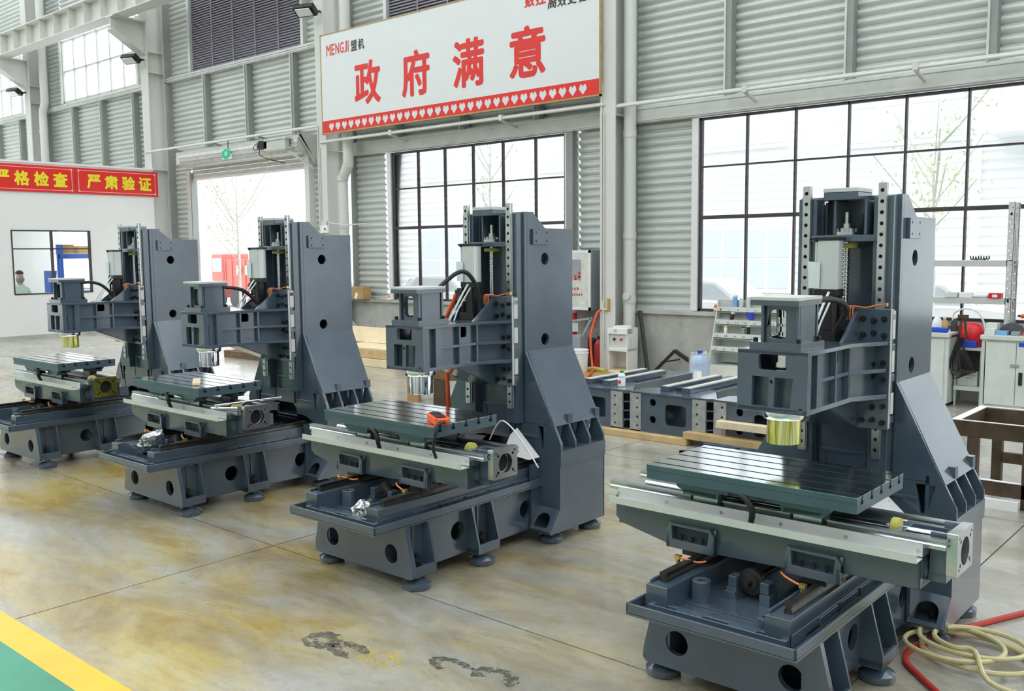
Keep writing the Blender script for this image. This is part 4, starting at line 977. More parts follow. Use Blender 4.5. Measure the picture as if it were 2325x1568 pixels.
obj('plastic_bag', MB().add(V, F), 'thin_bag', wbt)
tag(obj('cardboard_sheet', MB().obox((-7.15,10.45,.004), (1.5,.65,.004), -.15), 'cardboard'), 'flattened brown cardboard on the floor around the water dispenser', 'cardboard')
tag(obj('cardboard_sheet', MB().obox((-5.85,10.55,.003), (1.1,.75,.004), .08), 'pale_wood'), 'flattened cardboard under the big water bottle', 'cardboard')

# stepped white rack with numbered lips
sr = thing('step_rack', 'white stepped metal rack with numbered shelves holding cups', 'rack', (-6.08,10.92,0))
X1 = .95
for x in (0, X1): obj('side_frame', MB().prism('x', [[(0,0),(0,.19),(.02,.24),(.24,1.03),(.30,1.03),(.30,0)]], x, x+.012), 'cab_white', sr, .002)
obj('kick_panel', MB().box(.012,X1,0,.012,0,.19), 'cab_white', sr, .002)
num = 1; rows = ((.24,.94,9),(.195,.77,17),(.15,.60,25),(.10,.43,33))
for k, (y, z, st) in enumerate(((.215,.90,1),(.17,.735,9),(.12,.56,17),(.07,.39,25),(.01,.20,0))):
    s_ = obj('shelf', MB().box(.012,X1,y,.30,z-.03,z-.02), 'cab_white', sr)
    if st:
        obj('number_lip', MB().box(.012,X1,y,y+.008,z-.035,z+.04), 'cab_white', s_)
        for i in range(7): letter('shelf_number', str(st+i), 'ink_black', s_, (.05+i*.125,y-.002,z-.008), E_, U_, .022*len(str(st+i))*.8, .022)
obj('back_plate', MB().box(0,X1,.295,.30,.2,1.03), 'shelf_grey', sr)
def cup(name, label, loc, r, h, m, lid=None, handle=False, prof=None):
    o = thing(name, label, name.split('_')[-1], loc, 0, 'cups and bottles on the white rack')
    obj('body', MB().lathe((0,0,0), prof or [(r*.9,0),(r,.004),(r,h*.8),(r*.85,h*.84),(r*.85,h*.86)], 16), m, o)
    if lid: obj('lid', MB().cyl((0,0,h*.86),(0,0,h),r*.9,n=14), lid, o)
    if handle: obj('handle', MB().tube([(-r*.9,0,h*.75),(-r*1.8,0,h*.75),(-r*1.8,0,h*.2),(-r*.9,0,h*.2)], r*.16, 6, 3), m, o)
    return o
cup('tumbler_cup', 'clear cup with blue band on top of the white rack', (-5.83,11.17,.942), .032, .15, 'water_blue', 'alu_bright')
cup('glass_jar', 'pale jar on the top shelf of the white rack, second from left', (-5.74,11.17,.942), .03, .11, 'clear_plastic', 'shelf_grey')
cup('glass_jar', 'pale green jar on the top shelf of the white rack, third from left', (-5.64,11.17,.942), .03, .13, 'clear_plastic', 'alu_bright')
o = cup('black_cup', 'black thermos cup leaning on the second shelf of the white rack', (-5.88,11.12,.737), .028, .14, 'black_plastic', 'alu_bright'); o.rotation_euler.y = .25; o.location.x += .02
cup('blue_mug', 'blue mug with handle on the second shelf of the white rack', (-5.58,11.13,.777), .036, .12, 'blue', None, True)
cup('small_bottle', 'small yellow-capped bottle on the third shelf of the white rack', (-5.91,11.07,.562), .022, .13, 'white_plastic', 'glyph_yellow')
cup('steel_cup', 'dark steel cup on the third shelf of the white rack', (-5.66,11.08,.60), .026, .09, 'raw_grey', 'black_plastic')
cup('black_flask', 'black flask next to the steel cup on the white rack', (-5.59,11.08,.60), .024, .11, 'black_plastic', 'alu_bright')
for x, m, lab in ((-6.15,'amber','orange carton on the window sill left of the white rack'), (-6.11,'red','red and white carton on the window sill left of the white rack')): 
    c_ = thing('drink_carton', lab, 'carton', (x,11.215 if m == 'red' else 11.235,.855)); obj('body', MB().prism('y', [[(-.028,0),(.028,0),(.02,.09),(0,.11),(-.02,.09)]], -.014, .012), m, c_); obj('band', MB().box(-.02,.02,-.017,-.014,.03,.06), 'paper', c_)

# corner between machines: bucket, pump, extinguisher pipe
bk = thing('paint_bucket', 'white plastic bucket behind the second machine', 'bucket', (-7.80,10.42,0))
obj('body', MB().lathe((0,0,0), [(.095,0),(.10,.01),(.115,.30),(.12,.305),(.12,.325),(.11,.33)], 22), 'white_plastic', bk); obj('rim', MB().lathe((0,0,.27), [(.118,0),(.124,.004),(.124,.012),(.118,.016)], 22), 'white_plastic', bk)
pu = thing('drum_pump', 'dark grey pump with bent handle behind the bucket', 'pump', (-8.1,10.72,0))
obj('body', MB().box(-.05,.15,-.1,.1,.30,.49), 'grey_box', pu, .01); obj('handle', MB().bar((-.05,0,.69),(.28,0,.74),.03).bar((.28,0,.74),(.14,0,.50),.03), 'grey_box', pu); obj('leg', MB().box(0,.1,-.06,.06,0,.3), 'black_steel', pu)
fp = thing('red_pipe', 'red fire pipe with grey socket plate beside the wall cabinet', 'pipe', (-8.40,11.08,0)); obj('pipe', MB().cyl((0,0,0),(0,0,.84),.042,n=14), 'red', fp); obj('plate', MB().box(-.09,.13,-.08,-.05,.50,.64), 'shelf_grey', fp, .004); obj('collar', MB().cyl((0,0,.78),(0,0,.84),.05,n=14), 'shelf_grey', fp)
dr = thing('red_extinguisher', 'dark red extinguisher in the corner by the orange hose', 'extinguisher', (-7.88,11.0,0)); obj('cylinder', MB().lathe((0,0,0), [(.08,0),(.085,.02),(.085,.34),(.05,.40),(.02,.42)], 18), 'red_hose', dr); obj('valve', MB().box(-.03,.05,-.02,.02,.42,.46), 'black_plastic', dr)
tag(obj('dark_drum', MB().lathe((-8.13,11.03,0), [(.13,0),(.14,.01),(.14,.40),(.12,.42)], 20), 'dark_cloth'), 'dark drum behind the white bucket', 'drum')
tag(obj('rag_heap', MB().tube([(-7.85,10.55,.02),(-7.7,10.6,.04),(-7.6,10.62,.03),(-7.5,10.6,.02)], .035, 6), 'yellow_ring'), 'yellow rag on the cardboard by the orange hose', 'rag')

# wood pile, board, bench, pallet
for i, (z, m, L_) in enumerate(((0,'pale_wood',1.9),(.125,'wood',2.0))):
    tag(obj('wood_beam', MB().obox((-11.1+.1*i,9.40+.02*i,z+.06), (L_,.66,.118), .0), m, None, .004), ('lower pale beam of the wood pile behind the second machine','upper beam of the wood pile behind the second machine')[i], 'beam')
for i in range(4): tag(obj('wood_plank', MB().obox((-11.0+.1*i,9.17+.155*i,.262), (1.7,.14,.03), 0), 'pale_wood', None, .002), 'plank on the wood pile, %s from the front' % ('first','second','third','fourth')[i], 'plank', 'planks on the wood pile')
tag(obj('wood_board', MB().plate((-12.0,9.66,.277), (1,0,.0), (0,.35,1), [rect(0,1.2,0,.25)], .02), 'pale_wood'), 'pale yellow board leaning at the back of the wood pile', 'board')
tr_ = thing('parts_tray', 'white tray of small parts behind the yellow board', 'tray', (-11.3,10.3,.0)); obj('box', MB().box(0,.35,0,.25,.0,.62), 'cab_white', tr_, .004); obj('tool', MB().bar((.05,.1,.62),(-.05,.1,.74),.02).bar((.1,.1,.63),(.3,.12,.65),.03), 'brass', tr_); obj('rag', MB().obox((.2,.1,.64),(.2,.1,.04)), 'dark_cloth', tr_)
tag(obj('dark_sheet', MB().plate((-12.6,10.2,0), (1,.1,.2), (-.2,0,1), [[(0,0),(.5,0),(.4,.3),(.15,.62)]], .02), 'grey_box'), 'dark folded sheet behind the wood pile', 'sheet')
be = thing('work_bench', 'low wooden bench with brown legs behind the second machine', 'bench', (-7.85,7.2,0))
for x, y in ((0,0),(.43,0),(0,.42),(.43,.42)): obj('leg', MB().box(x,x+.18,y,y+.05,0,.29), 'brown_steel' if x else 'cardboard', be)
obj('top_beam', MB().box(-.02,.75,-.01,.12,.29,.40), 'dark_wood', be, .003); obj('top_beam', MB().box(-.02,.75,.36,.49,.29,.40), 'wood', be, .003); obj('top_board', MB().box(-.02,.72,-.01,.49,.40,.415), 'pale_wood', be)
pa = thing('pallet', 'dark pallet with iron parts seen behind the third machine', 'pallet', (-13.7,8.5,0))
for i in range(5): obj('deck_board', MB().box(0,1.0,.17*i,.17*i+.12,.09,.11), 'dark_wood', pa)
for y in (0,.34,.70): obj('bearer', MB().box(0,1.0,y,y+.09,0,.09), 'dark_wood', pa)
ip = thing('iron_parts', 'grey iron parts stacked on the dark pallet', 'parts', (-13.5,8.65,.11)); obj('block', MB().box(0,.5,0,.3,0,.12), 'grey_box', ip, .01); obj('plate', MB().box(.1,.6,.1,.4,.12,.15), 'raw_grey', ip)

# cabinets, shelf and what stands there
def cabinet(label, x, w_, handle):
    c = thing('tool_cabinet', label, 'cabinet', (x,10.46,0), 0, 'white steel tool cabinets')
    obj('body', MB().box(0,w_,.02,.50,.03,.74), 'cab_white', c, .004); obj('top', MB().box(-.01,w_+.01,-.01,.51,.74,.785), 'cab_white', c, .004); obj('plinth', MB().box(.03,w_-.03,.04,.48,0,.03), 'black_steel', c)
    for i in range(2):
        d_ = obj('door', MB().box(.04+i*(w_-.08)/2+.003, .04+(i+1)*(w_-.08)/2-.003, .005, .02, .07, .715), 'cab_white', c, .003)
        if i == 1 and handle:
            obj('handle', MB().box(w_/2+.03,w_/2+.065,-.008,.005,.29,.42), 'black_plastic', d_, .003); obj('hasp', MB().box(w_/2-.05,w_/2+.03,-.006,.005,.47,.50), 'raw_grey', d_); obj('sticker', MB().box(w_/2+.02,w_/2+.07,.002,.005,.68,.72), 'blue', d_)
        if i == 0: obj('hinge_line', MB().box(.036,.041,.004,.02,.07,.715), 'hole_dark', d_)
    return c
cabinet('white tool cabinet at the right edge with two doors and black lock', -2.66, .66, True)
cabinet('white tool cabinet half hidden behind the nearest machine column', -3.70, .72, False)
tb_ = thing('low_table', 'low grey table between the two white cabinets', 'table', (-2.96,10.62,0)); obj('top', MB().box(0,.27,0,.4,.60,.63), 'shelf_grey', tb_); obj('lower_shelf', MB().box(0,.27,0,.4,.17,.215), 'cab_white', tb_)
for x in (0,.25): obj('leg', MB().box(x,x+.02,.02,.04,0,.6), 'shelf_grey', tb_)
cb = thing('parts_carton', 'white carton with three-diamond emblem on the low table shelf', 'carton', (-2.935,10.66,.216)); obj('carton', MB().box(0,.20,0,.25,0,.15), 'cab_white', cb, .003)
em = MB()
for a in (90,210,330):
    ca, sa = math.cos(math.radians(a)), math.sin(math.radians(a)); L1 = .022
    P4 = [(0,0),(L1*.5*ca-L1*.3*sa, L1*.5*sa+L1*.3*ca),(L1*ca,L1*sa),(L1*.5*ca+L1*.3*sa, L1*.5*sa-L1*.3*ca)]
    em.prism('y', [[(.045+p[0],.115+p[1]) for p in P4]], -.003, -.001)
obj('emblem', em, 'red', cb); letter('brand_text', 'MITSUBISHI', 'ink_black', cb, (.085,-.002,.107), E_, U_, .10, .018); letter('brand_text', 'ELECTRIC', 'ink_black', cb, (.085,-.002,.08), E_, U_, .07, .012)
tag(obj('dark_box', MB().box(-2.93,-2.74,10.78,10.98,.38,.598), 'dark_cloth'), 'dark box on the shelf under the low table top', 'box')
rb_ = thing('red_bag', 'shiny red plastic bag heaped between the cabinets', 'bag', (-2.84,10.80,.63)); obj('bag', MB().lathe((0,0,0), [(.10,0),(.125,.04),(.13,.14),(.10,.22),(.06,.25),(.02,.255)], 14), 'red', rb_); obj('fold', MB().lathe((-.10,.02,.12), [(.02,0),(.06,.05),(.06,.09),(.02,.13)], 10), 'red', rb_)
tag(obj('blue_packet', MB().obox((-2.83,10.655,.665), (.16,.08,.07), .1), 'blue', None, .006), 'blue packet below the red bag', 'packet')
hk = thing('hook_stand', 'rusty hook holding a bundle of dark cables between the cabinets', 'hook', (-2.88,10.56,.60)); obj('hook', MB().bar((-.035,0,.10),(0,0,.35),.022).bar((.05,0,.12),(.025,0,.35),.022).obox((.01,0,.36),(.10,.04,.04)), 'brown_steel', hk)
for i in range(7): obj('cable', MB().tube([(-.03+.012*i,-.01*(i%3),.14),(-.07+.01*i,-.02,.0),(-.09+.02*i,-.02-.01*i,-.2),(-.03+.025*i,-.03,-.30+.015*i),(.03+.02*i,-.02,-.2),(.02,-.01,.05)], .006, 6), 'hose_black', hk)
obj('grip', MB().bar((-.06,-.03,.0),(-.13,-.03,-.26),.025).bar((-.11,-.03,.14),(-.02,-.02,.17),.022), 'black_plastic', hk)
tag(obj('white_tube', MB().tube([(-3.05,10.85,.80),(-3.05,10.85,.96),(-2.98,10.85,1.015),(-2.9,10.85,1.03),(-2.8,10.85,.99),(-2.74,10.85,.88),(-2.73,10.85,.79)], .010), 'white_plastic'), 'thin white tube arching over the red bag', 'tube')
# on the half-hidden cabinet
def bottle(label, x, y, z, r, h, m, cap): 
    o = thing('oil_bottle', label, 'bottle', (x,y,z), 0, 'bottles on the tool cabinet'); obj('body', MB().lathe((0,0,0), [(r*.95,0),(r,.005),(r,h*.6),(r*.45,h*.78),(r*.4,h*.86)], 16), m, o); obj('cap', MB().cyl((0,0,h*.86),(0,0,h),r*.5,n=12), cap, o)
bottle('amber oil bottle on the half-hidden cabinet', -3.10, 10.72, .785, .035, .16, 'amber', 'white_plastic'); bottle('clear bottle beside the amber oil bottle', -3.01, 10.75, .785, .035, .16, 'dark_cloth', 'white_plastic')
tag(obj('plastic_wrap', MB().lathe((-3.17,10.70,.785), [(.05,0),(.06,.05),(.045,.12),(.015,.17)], 10), 'bag_white'), 'crumpled white wrap on the half-hidden cabinet', 'wrap')
tag(obj('blue_rag', MB().obox((-3.10,10.55,.812), (.17,.09,.05), .05), 'blue', None, .01), 'blue patterned packet at the front of the half-hidden cabinet', 'packet'); tag(obj('gauge_box', MB().obox((-3.24,10.55,.81), (.09,.08,.05), 0), 'cab_white'), 'small white gauge box on the half-hidden cabinet', 'box')
# on the right cabinet
for i, (x, w_, h_, m, lab) in enumerate(((-2.60,.10,.06,'cab_white','white carton on the right cabinet'),(-2.49,.11,.045,'water_blue','pale blue tissue box on the right cabinet'),(-2.36,.08,.04,'grey_box','grey box on the right cabinet'),(-2.27,.05,.035,'orange','small orange box on the right cabinet'),(-2.20,.05,.035,'blue','small blue box on the right cabinet'))):
    tag(obj('small_box', MB().box(x-w_/2,x+w_/2,10.52,10.60,.786,.786+h_), m, None, .003), lab, 'box')
tag(obj('small_box', MB().box(-2.66,-2.55,10.60,10.72,.786,.90), 'cab_white', None, .003), 'taller white carton at the corner of the right cabinet', 'box')
tag(obj('glove_heap', MB().lathe((-2.43,10.72,.786), [(.12,0),(.13,.03),(.09,.09),(.03,.12)], 11), 'dark_cloth'), 'heap of dark gloves on the right cabinet', 'gloves')
dl = thing('cordless_drill', 'orange cordless drill on the right cabinet', 'drill', (-2.30,10.74,.786)); obj('body', MB().cyl((-.06,0,.19),(.06,0,.19),.024,n=12).bar((.02,0,.19),(.05,0,.05),.035), 'orange', dl); obj('battery', MB().box(.02,.09,-.03,.03,0,.05), 'black_plastic', dl); obj('chuck', MB().cyl((-.09,0,.19),(-.06,0,.19),.012), 'black_steel', dl)
# slotted shelf in front of the window
sh = thing('slotted_shelf', 'grey slotted-angle shelf in front of the right window', 'shelf', (-3.9,10.985,0))
for x, y in ((1.32,0),(1.32,.2),(0,0),(0,.2)):
    pl = MB().prism('y', [rect(x,x+.062,0,2.16)]+[circ(x+.02+.022*(k%2), .05+.05*k, .007, 6) for k in range(42)], y, y+.004); pl.box(x+.058,x+.062,y,y+.04,0,2.16); obj('post', pl, 'shelf_grey', sh)
for z in (1.075,1.48): obj('beam', MB().box(.06,1.33,0,.02,z,z+.058), 'shelf_grey', sh, .002); obj('beam', MB().box(.06,1.33,.2,.22,z,z+.058), 'shelf_grey', sh, .002); obj('shelf_board', MB().box(0,1.38,.0,.24,z+.058,z+.066), 'cab_white', sh)
obj('end_tie', MB().box(1.34,1.36,0,.24,2.02,2.05).box(1.34,1.36,0,.24,1.10,1.13), 'shelf_grey', sh); obj('brace', MB().bar((1.38,.02,1.95),(1.38,.2,1.5),.02,.05), 'shelf_grey', sh)
tag(obj('spring_coil', MB().tube([(-2.95+.008*i, 11.02+.02*math.cos(i*1.9), 1.57+.022*math.sin(i*1.9)) for i in range(26)], .006, 6, 3), 'hose_black'), 'black coiled spring hose on the upper shelf', 'spring hose')
tag(obj('white_pack', MB().obox((-3.12,11.03,1.168), (.13,.12,.055)), 'cab_white', None, .004), 'flat white carton on the lower shelf, left', 'carton'); tag(obj('white_pack', MB().obox((-2.98,11.05,1.168), (.13,.12,.055), .1), 'paper', None, .004), 'second flat white carton on the lower shelf', 'carton')
tag(obj('white_cloth', MB().obox((-2.83,11.05,1.158), (.16,.14,.035), .1), 'bag_white', None, .015), 'white cloth roll on the lower shelf', 'cloth')
rc = thing('red_carton', 'small red box with white label on the lower shelf', 'box', (-2.74,10.97,1.141)); obj('carton', MB().box(0,.125,0,.1,0,.055), 'red', rc, .003); obj('label', MB().box(.04,.09,-.002,0,.01,.04), 'paper', rc)

# rusty steel frame at the right edge
bfm = thing('steel_stand', 'rusty brown steel table frame at the right edge', 'stand', (-1.83,6.56,0))
for x in (.10,.43+.42*1.9): 
    for y in (0,.62): obj('leg', MB().box(x,x+.065,y,y+.065,0,.44), 'brown_steel', bfm, .003)
obj('top_rail', MB().box(0,1.6,0,.05,.44,.545), 'brown_steel', bfm, .003); obj('top_rail', MB().box(0,1.6,.63,.68,.44,.545), 'brown_steel', bfm, .003); obj('end_rail', MB().box(0,.05,.05,.63,.44,.545), 'brown_steel', bfm, .003)
obj('flange_face', MB().box(0,1.6,0,.018,.545,.549), 'paper', bfm); obj('flange_face', MB().box(0,1.6,.655,.68,.545,.549), 'paper', bfm); obj('flange_face', MB().box(0,.05,.018,.655,.545,.549), 'paper', bfm)
obj('foot_rail', MB().box(.17,1.24,0,.04,.07,.165), 'brown_steel', bfm, .003); obj('foot_rail', MB().box(.17,1.24,.62,.66,.165,.24), 'brown_steel', bfm, .003); obj('rail_top', MB().box(.17,1.24,0,.04,.165,.168), 'paper', bfm)
obj('leg', MB().box(.43,.495,0,.065,0,.44), 'brown_steel', bfm, .003)
tag(obj('white_angle', MB().box(-1.70,-1.40,6.50,6.54,0,.06), 'paper'), 'white angle strip at the foot of the rusty frame', 'strip')
# hose coil
random.seed(5); hp = []
for i in range(46):
    a = i*PI/6+.4; r = .21-.0016*i; hp.append((-1.03+.05*math.sin(i*.21)+r*1.12*math.cos(a), 4.02+.03*math.cos(i*.17)+r*.92*math.sin(a), .014+.0018*i*(1 if i < 30 else .8)))
hp += [(-.88,3.75,.04),(-.72,3.78,.014),(-.55,3.9,.014),(-.3,4.1,.014)]
tag(obj('hose_coil', MB().tube(hp, .0105, 8, 4), 'hose_clear'), 'coil of clear yellowish hose on the floor at the right', 'hose')
tag(obj('red_air_hose', MB().tube([(-.5,5.6,.012),(-.75,5.1,.012),(-.93,4.72,.012),(-1.08,4.38,.012),(-1.16,4.15,.012),(-1.22,3.95,.012),(-1.20,3.80,.012),(-1.10,3.68,.012),(-.98,3.55,.012),(-.8,3.3,.012)], .0125, 8), 'red_hose'), 'dark red air hose running under the clear hose coil', 'hose')
# ================================================================== ON THE MACHINES
TT = .8225
rm = thing('remote_control', 'orange crane remote control lying on the table of the second machine', 'remote', (-3.36,3.29,TT+.001), -.55)
obj('case', MB().prism('z', [rrect(-.10,.10,-.04,.04,.018)], 0, .032), 'orange', rm, .008)
for i in range(5): obj('button', MB().box(-.09+.035*i,-.07+.035*i,-.025,.025,.032,.038), 'black_plastic', rm, .002)
obj('end_cap', MB().box(.10,.125,-.03,.03,.008,.035), 'orange', rm, .006)
obj('cable', MB().tube([(.14,0,.02),(.20,-.03,.03),(.245,-.06,.03),(.26,-.075,-.02),(.255,-.085,-.08),(.25,-.07,-.13)], .008, 8), 'hose_black', rm)
tag(obj('wooden_strip', MB().obox((-5.68,3.31,TT+.009), (.26,.05,.016), -.55), 'pale_wood', None, .002), 'pale wooden strip lying on the table of the third machine', 'strip')
def crumple(name, label, pts, r, seed):
    random.seed(seed); V = []; F = []; n = 12
    for i, (p, rr) in enumerate(zip(pts, r)):
        for k in range(n):
            a = 2*PI*k/n; q = rr*random.uniform(.75,1.2); V.append((p[0]+q*math.cos(a), p[1]+q*.8*math.sin(a), p[2]+random.uniform(-.008,.008)))
    m = len(pts)
    for i in range(m-1): F += [(i*n+k, i*n+(k+1)%n, (i+1)*n+(k+1)%n, (i+1)*n+k) for k in range(n)]
    F += [tuple(range(n-1,-1,-1)), tuple(range((m-1)*n,m*n))]
    return tag(obj(name, MB().add(V,F), 'foil'), label, 'foil')
crumple('foil_wrap', 'crumpled foil standing in the base of the third machine', [(-5.816-.20,3.10,.345),(-5.816-.13,3.10,.38),(-5.816-.08,3.08,.42),(-5.816-.03,3.06,.46),(-5.816+.03,3.05,.50),(-5.816+.06,3.06,.525)], [.085,.10,.10,.09,.085,.04], 2)
crumple('foil_wrap', 'crumpled foil bag in the base of the second machine', [(-3.707+.04,3.04,.34),(-3.707+.04,3.04,.365),(-3.707+.05,3.04,.39),(-3.707+.05,3.05,.41)], [.055,.065,.06,.035], 4)
tag(obj('paper_sheet', MB().add([(-3.707+0.163,3.659+0.455,0.648),(-3.707+0.344,3.659+0.440,0.500),(-3.707+0.300,3.659+0.400,0.485),(-3.707+0.100,3.659+0.400,0.500),(-3.707+0.124,3.659+0.440,0.606)], [(0,1,2,3,4)]).add([(-3.707+0.163,3.659+0.459,0.650),(-3.707+0.344,3.659+0.444,0.502),(-3.707+0.300,3.659+0.404,0.487),(-3.707+0.100,3.659+0.404,0.502),(-3.707+0.124,3.659+0.444,0.608)], [(4,3,2,1,0)]), 'paper'), 'white sheet propped behind the saddle of the second machine', 'sheet')
ps = thing('paper_sheet', 'white sheet with red mark behind the table of the nearest machine', 'sheet', (-1.577,3.634,0)); obj('sheet', MB().add([(.06,.30,.47),(.30,.30,.47),(.27,.44,.535),(.19,.45,.60),(.08,.44,.56)], [(0,1,2,3,4)]).add([(.06,.304,.472),(.30,.304,.472),(.27,.444,.537),(.19,.454,.602),(.08,.444,.562)], [(4,3,2,1,0)]), 'paper', ps)
obj('red_mark', MB().box(.195,.203,.436,.440,.578,.588), 'red', ps)
tag(obj('air_hose', MB().tube([(-3.707-.15,3.659+.29,1.44),(-3.707-.185,3.659+.30,1.395),(-3.707-.235,3.659+.30,1.32),(-3.707-.253,3.659+.30,1.26),(-3.707-.254,3.659+.30,1.0),(-3.707-.245,3.659+.30,.75),(-3.707-.30,3.659+.36,.3),(-3.707-.60,3.659+.45,.02),(-4.6,4.5,.014),(-4.9,5.2,.014)], .013, 8), 'orange'), 'orange air hose dropping from the valve of the second machine', 'hose')
tag(obj('oil_line', MB().tube([(-3.707+.407,3.609,.69),(-3.707+.456,3.609,.769),(-3.707+.501,3.609,.80),(-3.707+.569,3.609,.767),(-3.707+.654,3.609,.687),(-3.707+.74,3.609,.586)], .004, 7), 'galv_strip'), 'thin grey oil line looping up behind the motor plate of the second machine', 'tube')
tag(obj('steel_rod', MB().cyl((-5.27,3.19,.725),(-5.23,3.66,.725),.008,n=10), 'bright_steel'), 'long thin steel rod lying across the saddle of the third machine', 'rod')
tag(obj('steel_rod', MB().cyl((-5.30,3.18,.708),(-5.17,3.29,.708),.007,n=10), 'bright_steel'), 'short steel rod beside the long rod on the third machine', 'rod')
# worn marks on the floor
def ring_mark(label, cx, cy, rx, ry, w0, a0, a1, m='scuff', z=.0008):
    V = []; F = []; n = 26
    for i in range(n+1):
        a = a0+(a1-a0)*i/n; w_ = w0*(.4+.6*abs(math.sin(i*.9+cx)))
        for q in (1-w_, 1+w_*.5): V.append((cx+rx*q*math.cos(a), cy+ry*q*math.sin(a), z))
    F = [(2*i,2*i+1,2*i+3,2*i+2) for i in range(n)]
    return tag(obj('floor_scuff', MB().add(V,F), m), label, 'floor mark', 'worn marks on the floor')
ring_mark('dark ring scuff on the floor, leftmost of the row', -3.215, 2.425, .075, .065, .75, 0, 6.2)
ring_mark('dark ring scuff on the floor, second of the row', -3.05, 2.43, .085, .055, .7, .3, 5.4)
ring_mark('yellow paint residue on the floor among the dark scuffs', -2.90, 2.47, .10, .055, .9, 0, 6.28, 'residue', .0006)
ring_mark('dark curved scuff on the floor right of the yellow residue', -2.60, 2.60, .10, .05, .5, .6, 4.6)
ring_mark('rightmost dark scuff of the row on the floor', -2.40, 2.64, .09, .06, .6, -.5, 4.0)
# ================================================================== OFFICE
mat('jacket', (.52,.66,.60), .8, 0, .1, 12); mat('skin', (.55,.36,.26), .5, 0, .05); mat('hair', (.02,.018,.016), .6, 0, .2); mat('mask', (.20,.23,.25), .7, 0, .05); mat('rack_blue', (.02,.12,.55), .4, 0, .05); mat('trousers', (.05,.06,.09), .8, 0, .1)
def skinned(name, joints, edges, m, parent, root=0):
    me = bpy.data.meshes.new(name); me.from_pydata([Vector(j[:3])*K for j in joints], edges, []); me.materials.append(M[m])
    o = bpy.data.objects.new(name, me); COL.objects.link(o); o.parent = parent
    s = o.modifiers.new('skin','SKIN'); s.use_smooth_shade = True; o.modifiers.new('sub','SUBSURF').levels = 2; o.modifiers['sub'].render_levels = 2
    for v, j in zip(me.skin_vertices[0].data, joints): v.radius = (j[3]*K, (j[4] if len(j) > 4 else j[3])*K); v.use_root = False
    me.skin_vertices[0].data[root].use_root = True; return o
pe = thing('person', 'person in a pale green jacket and face mask seated behind the office window', 'person', (-21.5,8.40,0))
# facing +x (towards the window), seated
J = [(0,0,.50,.15,.12),(0,0,.70,.14,.12),(.01,0,.92,.17,.12),(.02,0,1.02,.09,.09),(.03,0,1.08,.055,.055),(.04,0,1.15,.07,.065),(.05,0,1.25,.082,.072),(.04,0,1.34,.06,.055),
     (.02,.15,.97,.062),(.06,.22,.78,.055),(.22,.16,.66,.045),(.30,.10,.66,.035),(.02,-.15,.97,.062),(.06,-.22,.78,.055),(.22,-.16,.66,.045),(.30,-.10,.66,.035),
     (.10,.09,.48,.085),(.40,.10,.48,.07),(.42,.10,.10,.05),(.50,.10,.05,.045),(.10,-.09,.48,.085),(.40,-.10,.48,.07),(.42,-.10,.10,.05),(.50,-.10,.05,.045)]
Eg = [(0,1),(1,2),(2,3),(3,4),(4,5),(5,6),(6,7),(2,8),(8,9),(9,10),(10,11),(2,12),(12,13),(13,14),(14,15),(0,16),(16,17),(17,18),(18,19),(0,20),(20,21),(21,22),(22,23)]
skinned('body', J, Eg, 'skin', pe)
Jj = [(a[0],a[1],a[2],a[3]*1.16,(a[4] if len(a) > 4 else a[3])*1.16) for a in J]
Jj = [Jj[0],Jj[1],Jj[2],(.02,0,1.04,.10,.10),(.03,0,1.09,.085,.085)]+[Jj[i] for i in (8,9,10,12,13,14)]
skinned('jacket', Jj, [(0,1),(1,2),(2,3),(3,4),(2,5),(5,6),(6,7),(2,8),(8,9),(9,10)], 'jacket', pe)
Jt = [(0,0,.50,.16,.13)]+[(a[0],a[1],a[2],a[3]*1.12) for a in (J[16],J[17],J[18],J[20],J[21],J[22])]
skinned('trousers', Jt, [(0,1),(1,2),(2,3),(0,4),(4,5),(5,6)], 'trousers', pe)
obj('face_mask', MB().lathe((.055,0,1.125), [(.05,0),(.078,.02),(.086,.06),(.080,.085)], 18), 'mask', pe)
hb_ = MB(); random.seed(1)
hb_.lathe((.025,0,1.26), [(.07,.045),(.086,.05),(.080,.075),(.06,.105),(.035,.12),(.01,.125)], 18); obj('hair', hb_, 'hair', pe)
for y in (.032,-.032): obj('eye', MB().lathe((.118,y,1.262), [(.002,-.006),(.008,0),(.002,.006)], 8), 'hair', pe)
obj('nose', MB().lathe((.125,0,1.225), [(.012,-.02),(.014,0),(.006,.03)], 8), 'skin', pe)
for s in (1,-1):
    o_ = MB()
    for k, (dx, L_) in enumerate(((-.02,.055),(-.007,.062),(.006,.058),(.018,.048))): o_.tube([(.31,s*(.10)+dx,.66),(.335,s*.10+dx,.655),(.31+L_+.02,s*.10+dx,.645)], .008, 6, 2)
    o_.tube([(.30,s*.10-s*.03,.665),(.325,s*.10-s*.045,.66),(.345,s*.10-s*.045,.65)], .009, 6, 2); obj('hand', o_, 'skin', pe)
st = thing('stool', 'stool under the seated person in the office', 'stool', (-21.5,8.40,0)); obj('seat', MB().cyl((0,0,.33),(0,0,.355),.16,n=20), 'black_plastic', st)
for a in range(4): obj('leg', MB().bar((.12*math.cos(a*PI/2+.7),.12*math.sin(a*PI/2+.7),.33),(.15*math.cos(a*PI/2+.7),.15*math.sin(a*PI/2+.7),0),.025), 'black_steel', st)
dk = thing('office_desk', 'pale desk in front of the seated person', 'desk', (-21.02,7.75,0)); obj('top', MB().box(0,.6,0,1.6,.60,.63), 'pale_wood', dk)
for x, y in ((.03,.03),(.53,.03),(.03,1.53),(.53,1.53)): obj('leg', MB().box(x,x+.04,y,y+.04,0,.6), 'shelf_grey', dk)
